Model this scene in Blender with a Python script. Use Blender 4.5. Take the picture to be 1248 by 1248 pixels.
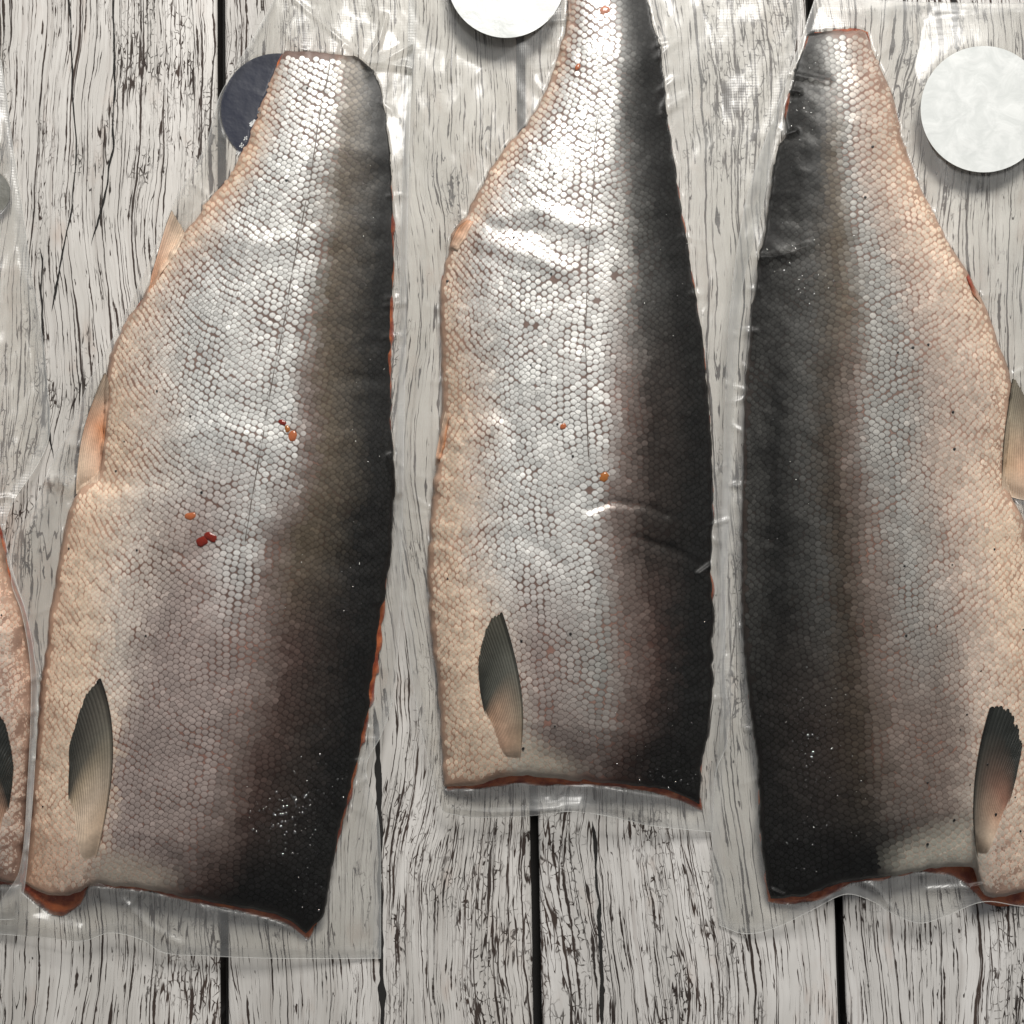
import bpy, math, random
import numpy as np
from mathutils import Vector

random.seed(7); rng = np.random.default_rng(7)
scene = bpy.context.scene
for o in list(bpy.data.objects): bpy.data.objects.remove(o)
C = scene.collection

# ------------------------------------------------------------------ camera
TILT = math.radians(3.0)          # the phone leans a little towards the lower edge
KF = 0.47                         # tangent of half the field of view
HALF = 0.2621                     # half the width of table in view, metres
DIST = HALF / KF
cam_pos = np.array([0.0, -math.sin(TILT) * DIST, math.cos(TILT) * DIST])
cd = bpy.data.cameras.new('camera'); cam = bpy.data.objects.new('camera', cd); C.objects.link(cam)
cam.location = cam_pos; cam.rotation_euler = (TILT, 0, 0)
cam.rotation_euler = (TILT, 0, 0)
cd.sensor_fit = 'HORIZONTAL'; cd.sensor_width = 36; cd.lens = 18 / KF
cd.clip_start = 0.01; cd.clip_end = 50
scene.camera = cam
_look = Vector((0, 0, 0)) - Vector(cam_pos)
cam.rotation_euler = _look.to_track_quat('-Z', 'Y').to_euler()

# ------------------------------------------------------------------ light
world = bpy.data.worlds.new('World'); scene.world = world; world.use_nodes = True
bg = world.node_tree.nodes['Background']
bg.inputs[0].default_value = (0.93, 0.96, 1.0, 1); bg.inputs[1].default_value = 0.15
ld = bpy.data.lights.new('window_light', 'AREA'); ld.shape = 'RECTANGLE'; ld.size = 0.78; ld.size_y = 0.62
ld.energy = 61; ld.color = (1.0, 0.972, 0.925)
lamp = bpy.data.objects.new('window_light', ld); C.objects.link(lamp)
lamp.location = (0.26, 1.50, 1.38)
lamp.rotation_euler = (Vector((0, 0, 0)) - lamp.location).to_track_quat('-Z', 'Y').to_euler()
vs = scene.view_settings; vs.view_transform = 'Standard'; vs.look = 'None'; vs.exposure = 0.0; vs.gamma = 1.0
vs.use_curve_mapping = False
scene.cycles.max_bounces = 6; scene.cycles.transparent_max_bounces = 24
scene.cycles.use_denoising = True; scene.cycles.use_adaptive_sampling = True; scene.cycles.adaptive_threshold = .02
scene.cycles.caustics_reflective = False; scene.cycles.caustics_refractive = False

# ------------------------------------------------------------------ measuring helpers
_up = np.array([0, math.cos(TILT), math.sin(TILT)]); _fw = -cam_pos / np.linalg.norm(cam_pos)
def w3(px, py, z):
    """the point of the table scene at height z (metres) over the place measured at (px, py) on the photograph"""
    px = np.asarray(px, float); py = np.asarray(py, float); z = np.asarray(z, float)
    a = (px - 624) / 624 * KF; b = (624 - py) / 624 * KF
    dx = a; dy = _fw[1] + b * _up[1]; dz = _fw[2] + b * _up[2]
    t = (z - cam_pos[2]) / dz
    return np.stack([cam_pos[0] + t * dx, cam_pos[1] + t * dy, z + 0 * t], -1)
MM = 0.001

def catmull(pts, n):
    p = np.array(pts, float)
    d = np.concatenate([[0], np.cumsum(np.hypot(*np.diff(p, axis=0).T))]); d /= d[-1]
    # monotone-ish cubic through the points (finite-difference tangents)
    m = np.zeros_like(p); m[1:-1] = (p[2:] - p[:-2]) / (d[2:] - d[:-2])[:, None]
    m[0] = (p[1] - p[0]) / (d[1] - d[0]); m[-1] = (p[-1] - p[-2]) / (d[-1] - d[-2])
    t = np.linspace(0, 1, n) if np.isscalar(n) else np.asarray(n)
    i = np.clip(np.searchsorted(d, t, 'right') - 1, 0, len(p) - 2)
    h = (d[i + 1] - d[i]); s = ((t - d[i]) / h)[:, None]; h = h[:, None]
    return ((2*s**3 - 3*s**2 + 1) * p[i] + (s**3 - 2*s**2 + s) * h * m[i] + (-2*s**3 + 3*s**2) * p[i+1] + (s**3 - s**2) * h * m[i+1])

def coons(L, R, T, B, nu, nv):
    """grid [nv, nu, 2] filling four border curves; L and R run down, T and B run left to right"""
    us = np.linspace(0, 1, nu); vv = np.linspace(0, 1, nv)
    l = catmull(L, vv)[:, None]; r = catmull(R, vv)[:, None]; t = catmull(T, us)[None]; b = catmull(B, us)[None]
    u = us[None, :, None]; v = vv[:, None, None]
    c = (1-u)*(1-v)*t[:, :1] + u*(1-v)*t[:, -1:] + (1-u)*v*b[:, :1] + u*v*b[:, -1:]
    return (1-u)*l + u*r + (1-v)*t + v*b - c

def smooth(x, a, b):
    t = np.clip((x - a) / (b - a), 0, 1); return t * t * (3 - 2 * t)

class VNoise:
    def __init__(s, seed): s.g = np.random.default_rng(seed).random((256, 256))
    def __call__(s, x, y):
        x = np.asarray(x, float); y = np.asarray(y, float)
        xi = np.floor(x).astype(int); yi = np.floor(y).astype(int); fx = x - xi; fy = y - yi
        fx = fx*fx*(3-2*fx); fy = fy*fy*(3-2*fy); g = s.g
        a = g[yi % 256, xi % 256]; b = g[yi % 256, (xi+1) % 256]; c = g[(yi+1) % 256, xi % 256]; d = g[(yi+1) % 256, (xi+1) % 256]
        return (a*(1-fx)+b*fx)*(1-fy) + (c*(1-fx)+d*fx)*fy
    def fbm(s, x, y, o=3):
        r = 0; a = .5
        for k in range(o): r = r + a * s(x * 2**k + 17*k, y * 2**k + 31*k); a *= .5
        return r / (1 - .5**o)

# ------------------------------------------------------------------ mesh helpers
def mesh_obj(name, verts, faces, mat, parent=None, smooth_=True, cols=None, attrs=None, kind=None, colname='Col'):
    me = bpy.data.meshes.new(name)
    verts = np.asarray(verts, np.float32).reshape(-1, 3)
    if isinstance(faces, np.ndarray):
        n, k = faces.shape
        me.vertices.add(len(verts)); me.vertices.foreach_set('co', verts.ravel())
        me.loops.add(n * k); me.loops.foreach_set('vertex_index', faces.astype(np.int32).ravel())
        me.polygons.add(n); me.polygons.foreach_set('loop_start', np.arange(0, n*k, k, dtype=np.int32))
        me.update(calc_edges=True); me.validate()
    else:
        me.from_pydata(verts.tolist(), [], faces)
    if smooth_: me.polygons.foreach_set('use_smooth', np.ones(len(me.polygons), bool))
    if cols is not None:
        at = me.color_attributes.new(colname, 'FLOAT_COLOR', 'POINT'); at.data.foreach_set('color', np.asarray(cols, np.float32).ravel())
    for k, v in (attrs or {}).items():
        at = me.attributes.new(k, 'FLOAT', 'POINT'); at.data.foreach_set('value', np.asarray(v, np.float32).ravel())
    me.update()
    if mat: me.materials.append(mat)
    o = bpy.data.objects.new(name, me); C.objects.link(o)
    if parent: bpy.context.view_layer.update(); o.parent = parent; o.matrix_parent_inverse = parent.matrix_world.inverted()
    if kind: o['kind'] = kind
    return o

def grid_faces(nv, nu):
    i = np.arange(nv * nu).reshape(nv, nu)
    return np.stack([i[1:, :-1], i[1:, 1:], i[:-1, 1:], i[:-1, :-1]], -1).reshape(-1, 4)

def empty(name, loc, label, cat, group=None):
    o = bpy.data.objects.new(name, None); C.objects.link(o); o.location = loc; o.empty_display_size = .02
    o['label'] = label; o['category'] = cat
    if group: o['group'] = group
    bpy.context.view_layer.update()
    return o
def tag(o, label, cat, group=None):
    o['label'] = label; o['category'] = cat
    if group: o['group'] = group
    return o

# ------------------------------------------------------------------ material helper
class NT:
    def __init__(s, name):
        s.m = bpy.data.materials.new(name); s.m.use_nodes = True; s.t = s.m.node_tree
        s.t.nodes.clear(); s.out = s.n('ShaderNodeOutputMaterial')
    def n(s, typ, **kw):
        nd = s.t.nodes.new(typ)
        for k, v in kw.items(): setattr(nd, k, v)
        return nd
    def put(s, sock, v):
        if isinstance(v, bpy.types.NodeSocket): s.t.links.new(v, sock)
        elif isinstance(v, (int, float)) and getattr(sock, 'type', '') in ('RGBA', 'VECTOR'):
            sock.default_value = (v, v, v, 1) if sock.type == 'RGBA' else (v, v, v)
        elif isinstance(v, tuple) and sock.type == 'RGBA' and len(v) == 3: sock.default_value = (*v, 1)
        else: sock.default_value = v
    def math(s, op, a, b=0.0, c=None, clamp=False):
        nd = s.n('ShaderNodeMath', operation=op, use_clamp=clamp); s.put(nd.inputs[0], a); s.put(nd.inputs[1], b)
        if c is not None: s.put(nd.inputs[2], c)
        return nd.outputs[0]
    def step(s, x, a, b, lo=0.0, hi=1.0):
        nd = s.n('ShaderNodeMapRange', interpolation_type='SMOOTHSTEP')
        for i, v in enumerate((x, a, b, lo, hi)): s.put(nd.inputs[i], v)
        return nd.outputs[0]
    def mix(s, f, a, b, blend='MIX'):
        nd = s.n('ShaderNodeMix', data_type='RGBA', blend_type=blend)
        s.put(nd.inputs[0], f); s.put(nd.inputs[6], a); s.put(nd.inputs[7], b); return nd.outputs[2]
    def noise(s, vec, scale=1.0, detail=2.0, rough=.5, w=None, dist=0.0):
        nd = s.n('ShaderNodeTexNoise', noise_dimensions='4D' if w is not None else '3D')
        s.put(nd.inputs['Vector'], vec); s.put(nd.inputs['Scale'], scale); s.put(nd.inputs['Detail'], detail)
        s.put(nd.inputs['Roughness'], rough); s.put(nd.inputs['Distortion'], dist)
        if w is not None: s.put(nd.inputs['W'], w)
        return nd.outputs[0]
    def xyz(s, x, y, z):
        nd = s.n('ShaderNodeCombineXYZ'); s.put(nd.inputs[0], x); s.put(nd.inputs[1], y); s.put(nd.inputs[2], z); return nd.outputs[0]
    def obj(s):
        return s.n('ShaderNodeTexCoord').outputs['Object']
    def sep(s, v):
        nd = s.n('ShaderNodeSeparateXYZ'); s.put(nd.inputs[0], v); return nd.outputs
    def bump(s, h, strength=.5, dist=.001, normal=None):
        nd = s.n('ShaderNodeBump'); s.put(nd.inputs['Strength'], strength); s.put(nd.inputs['Distance'], dist); s.put(nd.inputs['Height'], h)
        if normal is not None: s.put(nd.inputs['Normal'], normal)
        return nd.outputs[0]
    def bsdf(s, **kw):
        nd = s.n('ShaderNodeBsdfPrincipled')
        for k, v in kw.items(): s.put(nd.inputs[k.replace('_', ' ')], v)
        return nd.outputs[0]
    def attr(s, name):
        return s.n('ShaderNodeAttribute', attribute_name=name)
    def done(s, sh):
        s.t.links.new(sh, s.out.inputs[0]); return s.m

# ------------------------------------------------------------------ weathered plank material
def plank_material():
    t = NT('flaking_white_paint_on_plank')
    p = t.sep(t.obj()); x, y = p[0], p[1]
    seed = t.math('MULTIPLY', t.n('ShaderNodeObjectInfo').outputs['Random'], 40.0)
    # grain wanders sideways and bends round knots
    big = t.noise(t.xyz(t.math('MULTIPLY', x, 9), t.math('MULTIPLY', y, 5), 0.0), 1, 1, .5, seed)
    med = t.noise(t.xyz(t.math('MULTIPLY', x, 30), t.math('MULTIPLY', y, 22), 0.0), 1, 2, .5, seed)
    jit = t.noise(t.xyz(t.math('MULTIPLY', x, 160), t.math('MULTIPLY', y, 150), 0.0), 1, 2, .6, seed)
    def off(n, a): return t.math('MULTIPLY', t.math('SUBTRACT', n, .5), a)
    nx = t.math('ADD', t.math('ADD', x, off(big, .055)), t.math('ADD', off(med, .0065), off(jit, .0011)))
    # where the board is more or less weathered
    wear = t.noise(t.xyz(t.math('MULTIPLY', nx, 26), t.math('MULTIPLY', y, 7), 2.0), 1, 3, .6, seed)
    wear2 = t.noise(t.xyz(t.math('MULTIPLY', nx, 60), t.math('MULTIPLY', y, 34), 5.0), 1, 3, .6, seed)
    def contour(fx, fy, z, width, level=.5, detail=1.0):
        n = t.noise(t.xyz(t.math('MULTIPLY', nx, fx), t.math('MULTIPLY', y, fy), z), 1, detail, .5, seed)
        d = t.math('ABSOLUTE', t.math('SUBTRACT', n, level))
        return t.step(d, t.math('MULTIPLY', width, .45), width, 1.0, 0.0)
    wa = t.math('MULTIPLY', t.step(wear2, .46, .70), .018)
    def lines(freq, fy, k, width, lo, hi, wob):
        """separate cracks that run along the board, each broken up along its length"""
        bend = t.noise(t.xyz(t.math('MULTIPLY', nx, freq * .45), t.math('MULTIPLY', y, fy * .22), k), 1, 2, .55, seed)
        g = t.math('MULTIPLY_ADD', bend, wob, t.math('MULTIPLY', nx, freq))
        idn = t.math('FLOOR', g); fr = t.math('ABSOLUTE', t.math('SUBTRACT', t.math('FRACT', g), .5))
        live = t.noise(t.xyz(t.math('MULTIPLY', idn, 5.37), t.math('MULTIPLY', y, fy), k + 31.0), 1, 2, .6, seed)
        thick = t.noise(t.xyz(t.math('MULTIPLY', idn, 2.1), t.math('MULTIPLY', y, fy * 6), k + 57.0), 1, 2, .6, seed)
        w_ = t.math('MULTIPLY', t.math('MULTIPLY', t.step(live, lo, hi), t.step(thick, .25, .75, .55, 1.5)), width)
        return t.math('MULTIPLY', t.step(fr, t.math('MULTIPLY', w_, .55), w_, 1.0, 0.0), t.step(live, lo, t.math('ADD', lo, .02)))
    longc = t.math('MAXIMUM', lines(95.0, 6.0, 11.0, .054, .42, .62, 2.6), lines(200.0, 16.0, 13.0, .084, .43, .64, 3.0))
    finec = t.math('MAXIMUM', contour(190, 10.0, 3.0, wa, .47, 1.0), lines(430.0, 46.0, 17.0, .185, .475, .65, 3.0))
    fine2 = contour(330, 16.0, 23.0, t.math('MULTIPLY', t.step(wear, .44, .70), .034), .5, 1.5)
    # short flecks and dots where paint has lifted off
    fl = t.noise(t.xyz(t.math('MULTIPLY', nx, 620), t.math('MULTIPLY', y, 120), 7.0), 1, 2, .55, seed)
    fleck = t.step(t.math('ADD', fl, t.math('MULTIPLY', t.math('SUBTRACT', wear2, .5), .55)), .69, .73)
    # cross crackle in patches
    vo = t.n('ShaderNodeTexVoronoi', feature='DISTANCE_TO_EDGE', voronoi_dimensions='3D')
    t.put(vo.inputs['Vector'], t.xyz(t.math('ADD', t.math('MULTIPLY', nx, 330), t.math('MULTIPLY', seed, 3.1)), t.math('ADD', t.math('MULTIPLY', y, 210), t.math('MULTIPLY', jit, 2.0)), 0.0))
    t.put(vo.inputs['Scale'], 1.0)
    crk = t.math('MULTIPLY', t.step(vo.outputs['Distance'], .03, .085, 1.0, 0.0), t.step(t.math('ADD', wear, t.math('MULTIPLY', wear2, .6)), .78, .92))
    crk = t.math('MULTIPLY', crk, t.step(fl, .42, .58))
    # bare blotches
    bl = t.noise(t.xyz(t.math('MULTIPLY', nx, 150), t.math('MULTIPLY', y, 75), 9.0), 1, 3, .6, seed)
    blot = t.step(t.math('ADD', bl, t.math('MULTIPLY', t.math('SUBTRACT', wear, .5), .5)), .775, .80)
    crack = t.math('MAXIMUM', t.math('MAXIMUM', longc, finec), t.math('MAXIMUM', t.math('MAXIMUM', fine2, fleck), t.math('MAXIMUM', crk, blot)))
    # paint colour: uneven white with grey and warm wash
    tone = t.noise(t.xyz(t.math('MULTIPLY', nx, 45), t.math('MULTIPLY', y, 9), 1.0), 1, 4, .65, seed)
    paint = t.mix(t.step(tone, .35, .7), (.54, .525, .505), (.715, .70, .685))
    streak = t.noise(t.xyz(t.math('MULTIPLY', nx, 420), t.math('MULTIPLY', y, 9), 4.0), 1, 3, .6, seed)
    paint = t.mix(t.math('MULTIPLY', t.step(streak, .48, .76), .62), paint, (.36, .33, .31))
    warm = t.noise(t.xyz(t.math('MULTIPLY', nx, 60), t.math('MULTIPLY', y, 30), 8.0), 1, 3, .6, seed)
    paint = t.mix(t.math('MULTIPLY', t.step(warm, .55, .78), .55), paint, (.50, .40, .34))
    paint = t.mix(1.0, paint, t.mix(t.math('FRACT', t.math('MULTIPLY', seed, 3.7)), (.90, .885, .86), (1.03, 1.03, 1.035)), 'MULTIPLY')   # boards differ a little
    dark = t.mix(t.step(tone, .3, .7), (.014, .010, .008), (.055, .036, .028))
    col = t.mix(crack, paint, dark)
    col = t.mix(t.step(p[2], -.0022, -.0012, 1.0, 0.0), col, (.014, .012, .011))    # sides below the face blackened: shade of the gaps painted in
    grain = t.noise(t.xyz(t.math('MULTIPLY', nx, 700), t.math('MULTIPLY', y, 60), 6.0), 1, 3, .6, seed)
    h = t.math('SUBTRACT', t.math('MULTIPLY', grain, .35), fleck)
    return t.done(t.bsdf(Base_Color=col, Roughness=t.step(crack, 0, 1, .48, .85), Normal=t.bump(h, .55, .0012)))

def simple(name, col, rough=.5, metal=0.0, bump=None, spec=.5, **kw):
    t = NT(name); n = None
    if bump: n = t.bump(t.noise(t.obj(), bump[0], 4, .6), bump[1], bump[2])
    a = dict(Base_Color=col, Roughness=rough, Metallic=metal, Specular_IOR_Level=spec)
    if n is not None: a['Normal'] = n
    a.update(kw)
    return t.done(t.bsdf(**a))

def skin_material():
    t = NT('fish_skin'); a = t.attr('Col')
    v = t.obj(); n1 = t.noise(v, 160, 4, .6); n2 = t.noise(v, 900, 2, .5)
    c = t.mix(1.0, a.outputs['Color'], t.mix(n1, (.55, .5, .5), (1.45, 1.45, 1.45)), 'MULTIPLY')
    return t.done(t.bsdf(Base_Color=c, Roughness=.40, Specular_IOR_Level=.2, Metallic=0.0,
                         Normal=t.bump(t.math('ADD', n1, t.math('MULTIPLY', n2, .4)), .35, .0008)))
def scale_material():
    t = NT('fish_scales'); a = t.attr('Col')
    n2 = t.noise(t.obj(), 1300, 2, .5)
    c = t.mix(1.0, a.outputs['Color'], t.mix(n2, (.75, .75, .75), (1.22, 1.22, 1.22)), 'MULTIPLY')
    return t.done(t.bsdf(Base_Color=c, Roughness=.42, Metallic=t.math('MULTIPLY', a.outputs['Alpha'], .42), Specular_IOR_Level=t.math('MULTIPLY_ADD', a.outputs['Alpha'], .75, .04),
                         Normal=t.bump(n2, .25, .0003)))
def fin_material():
    t = NT('fin_membrane'); a = t.attr('Col'); n = t.noise(t.obj(), 700, 3, .6)
    c = t.mix(1.0, a.outputs['Color'], t.mix(n, (.75, .75, .75), (1.25, 1.25, 1.25)), 'MULTIPLY')
    return t.done(t.bsdf(Base_Color=c, Roughness=.38, Specular_IOR_Level=.4))
def flesh_material():
    t = NT('red_orange_flesh'); v = t.obj(); n = t.noise(v, 120, 4, .6); m = t.noise(v, 420, 3, .6)
    c = t.mix(t.step(n, .35, .65), (.24, .036, .015), (.56, .16, .06))
    c = t.mix(t.step(m, .62, .78), c, (.62, .27, .13))
    return t.done(t.bsdf(Base_Color=c, Roughness=.3, Subsurface_Weight=.15, Subsurface_Radius=(.004, .0015, .001), Subsurface_Scale=1.0,
                         Normal=t.bump(m, .4, .001)))

def film_material(name='clear_embossed_film', tint=(.955, .953, .940), haze=.19, gloss=1.15):
    """thin clear plastic: lets light through, a little milky where it hangs free, glossy with an embossed weave"""
    t = NT(name); v = t.obj(); p = t.sep(v)
    cling = t.attr('cling').outputs['Fac']
    free = t.math('SUBTRACT', 1.0, cling)
    k = 2 * math.pi / .0021                             # embossed diamond weave
    sx = t.math('SINE', t.math('MULTIPLY', t.math('ADD', p[0], t.math('MULTIPLY', p[1], .7)), k))
    sy = t.math('SINE', t.math('MULTIPLY', t.math('SUBTRACT', p[0], t.math('MULTIPLY', p[1], .7)), k))
    patch = t.step(t.noise(v, 11, 2, .5), .42, .62, .25, 1.0)
    weave = t.math('MULTIPLY', t.math('MULTIPLY', t.math('MULTIPLY', sx, sy), free), patch)
    wr = t.noise(t.xyz(t.math('MULTIPLY', p[0], 46), t.math('MULTIPLY', p[1], 17), 0.0), 1, 2, .5, dist=.4); wf = t.noise(v, 230, 1, .5)
    amt = t.step(free, 0, 1, .12, 1.0)
    h = t.math('ADD', t.math('MULTIPLY', t.math('ADD', wr, t.math('MULTIPLY', wf, .12)), amt), t.math('MULTIPLY', weave, .016))
    nrm = t.bump(h, .40, .0028)
    lw = t.n('ShaderNodeFresnel'); t.put(lw.inputs['IOR'], t.step(t.n('ShaderNodeNewGeometry').outputs['Backfacing'], 0, 1, 1.45, 1/1.45))   # same reflectance from either side of the thin sheet
    gl = t.n('ShaderNodeBsdfGlossy'); t.put(gl.inputs['Color'], 1.0); t.put(gl.inputs['Roughness'], t.step(free, 0, 1, .42, .33)); t.put(gl.inputs['Normal'], nrm)
    tr = t.n('ShaderNodeBsdfTransparent'); t.put(tr.inputs['Color'], tint)
    df = t.n('ShaderNodeBsdfDiffuse'); t.put(df.inputs['Color'], (.84, .85, .85)); t.put(df.inputs['Normal'], nrm)
    tl = t.n('ShaderNodeBsdfTranslucent'); t.put(tl.inputs['Color'], (.86, .86, .84))
    m0 = t.n('ShaderNodeMixShader'); t.put(m0.inputs[0], .45); t.put(m0.inputs[1], df.outputs[0]); t.put(m0.inputs[2], tl.outputs[0])
    cloudy = t.noise(v, 16, 4, .62)
    hz = t.math('MULTIPLY', t.math('MULTIPLY', free, t.step(cloudy, .28, .72, .7, 1.3)), haze)
    m1 = t.n('ShaderNodeMixShader'); t.put(m1.inputs[0], hz); t.put(m1.inputs[1], tr.outputs[0]); t.put(m1.inputs[2], m0.outputs[0])
    fr = t.math('MINIMUM', t.math('MULTIPLY', t.math('MULTIPLY', lw.outputs[0], gloss), t.step(free, 0, 1, .30, 1.0)), .5)
    m2 = t.n('ShaderNodeMixShader'); t.put(m2.inputs[0], fr); t.put(m2.inputs[1], m1.outputs[0]); t.put(m2.inputs[2], gl.outputs[0])
    return t.done(m2.outputs[0])

M_plank = plank_material(); M_skin = skin_material(); M_scale = scale_material(); M_fin = fin_material(); M_flesh = flesh_material()
M_film = film_material(); M_back = film_material('clear_back_film', (.985, .98, .965), .03, .5)
M_under = simple('dark_underside', (.012, .011, .010), .9)

# ------------------------------------------------------------------ table top of planks
gaps = [((270, 0), (271.5, 1248), 9.0), ((632.5, 0), (656, 1248), 10.0), ((986.5, 0), (1028.5, 1248), 9.0)]
gw = []
for a, b, wd in gaps:
    pa = w3(*a, 0.0); pb = w3(*b, 0.0); gw.append((pa, pb))
dirs = np.mean([(a - b) / np.linalg.norm(a - b) for a, b in gw], axis=0)
ang = math.atan2(dirs[0], dirs[1])                    # small lean of the planks
ca, sa = math.cos(ang), math.sin(ang)
cx = [float(((a + b) / 2)[0] * ca - ((a + b) / 2)[1] * sa) for a, b in gw]   # across-board place of each gap
pitch = (cx[2] - cx[0]) / 2
edges = [cx[0] - 2*pitch, cx[0] - pitch, cx[0], cx[1], cx[2], cx[2] + pitch, cx[2] + 2*pitch]
LEN, TH, GAP = 1.10, .012, .0040
table = mesh_obj('tabletop', [(s*.62, q*.62, zz) for zz in (-.030, -.0125) for s, q in ((-1,-1),(1,-1),(1,1),(-1,1))],
                 [(0,3,2,1),(4,5,6,7),(0,1,5,4),(1,2,6,5),(2,3,7,6),(3,0,4,7)], M_under, smooth_=False)
table['kind'] = 'structure'
bpy.context.view_layer.update()
def plank(x0, x1, idx):
    """one board with rounded, slightly chipped long edges, top at z = 0"""
    r = np.random.default_rng(idx + 50); ny = 150; nz = VNoise(idx + 5)
    w = x1 - x0 - GAP; ys = np.linspace(-LEN/2, LEN/2, ny)
    prof = [(-.5, -TH, 0), (-.5, -.0014, 0), (-.5, -.0004, .0006), (-.5, 0, .0018), (.5, 0, -.0018), (.5, -.0004, -.0006), (.5, -.0014, 0), (.5, -TH, 0)]
    V = []
    for j, yy in enumerate(ys):
        for (sx, z, ins) in prof:
            ch = (nz(yy * 70, 3 + sx * 9) - .5) * .0007 + (max(0, nz(yy * 26, 40 + sx * 9) - .80)) * .004
            V.append((sx * w + ins - math.copysign(ch, sx), yy, z))
    V = np.array(V).reshape(ny, 8, 3)
    f = grid_faces(ny, 8)[:, ::-1]
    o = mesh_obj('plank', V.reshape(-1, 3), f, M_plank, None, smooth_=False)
    o.location = ((x0 + x1)/2 * ca, -(x0 + x1)/2 * sa, 0); o.rotation_euler.z = -ang
    o.parent = table
    return o
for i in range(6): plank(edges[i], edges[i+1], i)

def split(pts, wd, seed):
    nzc = VNoise(seed); c = catmull(pts, 160); V = []
    for i_, (a_, b_) in enumerate(c):
        e = min(1, i_ / 8, (159 - i_) / 8); w_ = wd * (.45 + .9 * nzc(i_ * .13, 2) + 2.6 * max(0, nzc(i_ * .07, 9) - .72)) * e
        j_ = (nzc(i_ * .09, 5) - .5) * 3
        V += [w3(a_ + j_ - w_ * (.5 + .3 * nzc(i_ * .3, 20)), b_, .00022), w3(a_ + j_ + w_ * (.5 + .3 * nzc(i_ * .3, 30)), b_, .00022)]
    i_ = np.arange(159)
    return mesh_obj('split', V, np.stack([2*i_+2, 2*i_+3, 2*i_+1, 2*i_], -1), M_under, table, False)
split([(457,860),(461,960),(463,1060),(464,1130),(466,1248),(467,1290)], 4.2, 61)
split([(1163,-30),(1164,20),(1166,62)], 4.5, 62)
split([(722,1000),(731,1120),(736,1290)], 3.0, 63)
split([(84,-30),(87,90),(92,190),(86,260),(62,380)], 1.7, 64)
split([(138,-30),(139,90),(136,190),(112,300)], 1.6, 65)
split([(50,300),(52,420),(64,560)], 1.6, 66)

# ------------------------------------------------------------------ colour tables
PAL = dict(cream=(.80,.655,.515,.34), tan=(.63,.53,.45,.34), pink=(.62,.42,.30,.12), warm=(.72,.645,.58,.55), silver=(.75,.745,.735,.88),
           spink=(.41,.335,.315,.75), sgrey=(.37,.36,.345,.75), pgrey=(.47,.395,.35,.5), mauve=(.21,.165,.15,.5), mgrey=(.22,.175,.155,.55), brown=(.085,.067,.049,.25),  # spink and mauve darkened to paint the light's falloff down the bodies
           maroon=(.048,.031,.027,.25), dgrey=(.046,.045,.043,.35), bblack=(.034,.026,.020,.25), black=(.009,.009,.009,.14), dark=(.023,.018,.016,.2), pale=(.55,.52,.46,.1))
def table_eval(rows, y, u):
    ys = [r[0] for r in rows]
    out = np.zeros(u.shape + (4,)); ev = []
    for _, st in rows:
        us = [s[0] for s in st]; cs = np.array([PAL[s[1]] for s in st])
        ev.append(np.stack([np.interp(u, us, np.sqrt(cs[:, k]))**2 for k in range(4)], -1))
    i = np.clip(np.searchsorted(ys, y, 'right') - 1, 0, len(ys) - 2); ysa = np.array(ys, float)
    f = np.clip((y - ysa[i]) / (ysa[i+1] - ysa[i]), 0, 1); f = f*f*(3-2*f)
    E = np.stack(ev, 0)
    i0 = np.take_along_axis(E, i[None, ..., None], 0)[0]; i1 = np.take_along_axis(E, (i+1)[None, ..., None], 0)[0]
    return i0 * (1 - f[..., None]) + i1 * f[..., None]

# ------------------------------------------------------------------ raster maps (photo measure) used to lay scales, fins and film on a body
X0, Y0, MW, MH = -380, -90, 1760, 1370
class Maps: pass
def rasterise(P, fields):
    out = [np.full((MH, MW), np.nan) for _ in fields]
    ix = np.clip(np.round(P[..., 0] - X0).astype(int), 0, MW-1); iy = np.clip(np.round(P[..., 1] - Y0).astype(int), 0, MH-1)
    for o, f in zip(out, fields): o[iy.ravel(), ix.ravel()] = f.ravel()
    return out
def look(m, x, y):
    x = np.clip(np.asarray(x, float) - X0, 0, MW-2.001); y = np.clip(np.asarray(y, float) - Y0, 0, MH-2.001)
    xi = x.astype(int); yi = y.astype(int); fx = x - xi; fy = y - yi
    return (m[yi, xi]*(1-fx) + m[yi, xi+1]*fx)*(1-fy) + (m[yi+1, xi]*(1-fx) + m[yi+1, xi+1]*fx)*fy
def blur(m, r, n=2):
    for _ in range(n):
        for ax in (0, 1):
            c = np.cumsum(np.pad(m, [(r+1, r) if a == ax else (0, 0) for a in (0, 1)], 'edge'), ax)
            m = (np.take(c, range(2*r+1, c.shape[ax]), ax) - np.take(c, range(0, c.shape[ax]-2*r-1), ax)) / (2*r+1)
    return m
def inpoly(poly, x, y):
    x = np.asarray(x); y = np.asarray(y); r = np.zeros(x.shape, bool); p = poly
    for (x1, y1), (x2, y2) in zip(p, p[1:] + p[:1]):
        c = ((y1 > y) != (y2 > y)) & (x < (x2 - x1) * (y - y1) / ((y2 - y1) or 1e-9) + x1); r ^= c
    return r

# ------------------------------------------------------------------ one fillet
def ridge(px, py, pts, width):
    """1 on the polyline falling to 0 at width"""
    d = np.full(px.shape, 1e9)
    for (x1, y1), (x2, y2) in zip(pts[:-1], pts[1:]):
        L2 = (x2-x1)**2 + (y2-y1)**2; t = np.clip(((px-x1)*(x2-x1) + (py-y1)*(y2-y1)) / L2, 0, 1)
        d = np.minimum(d, np.hypot(px - x1 - t*(x2-x1), py - y1 - t*(y2-y1)))
    return np.exp(-(d / width)**2)

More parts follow.
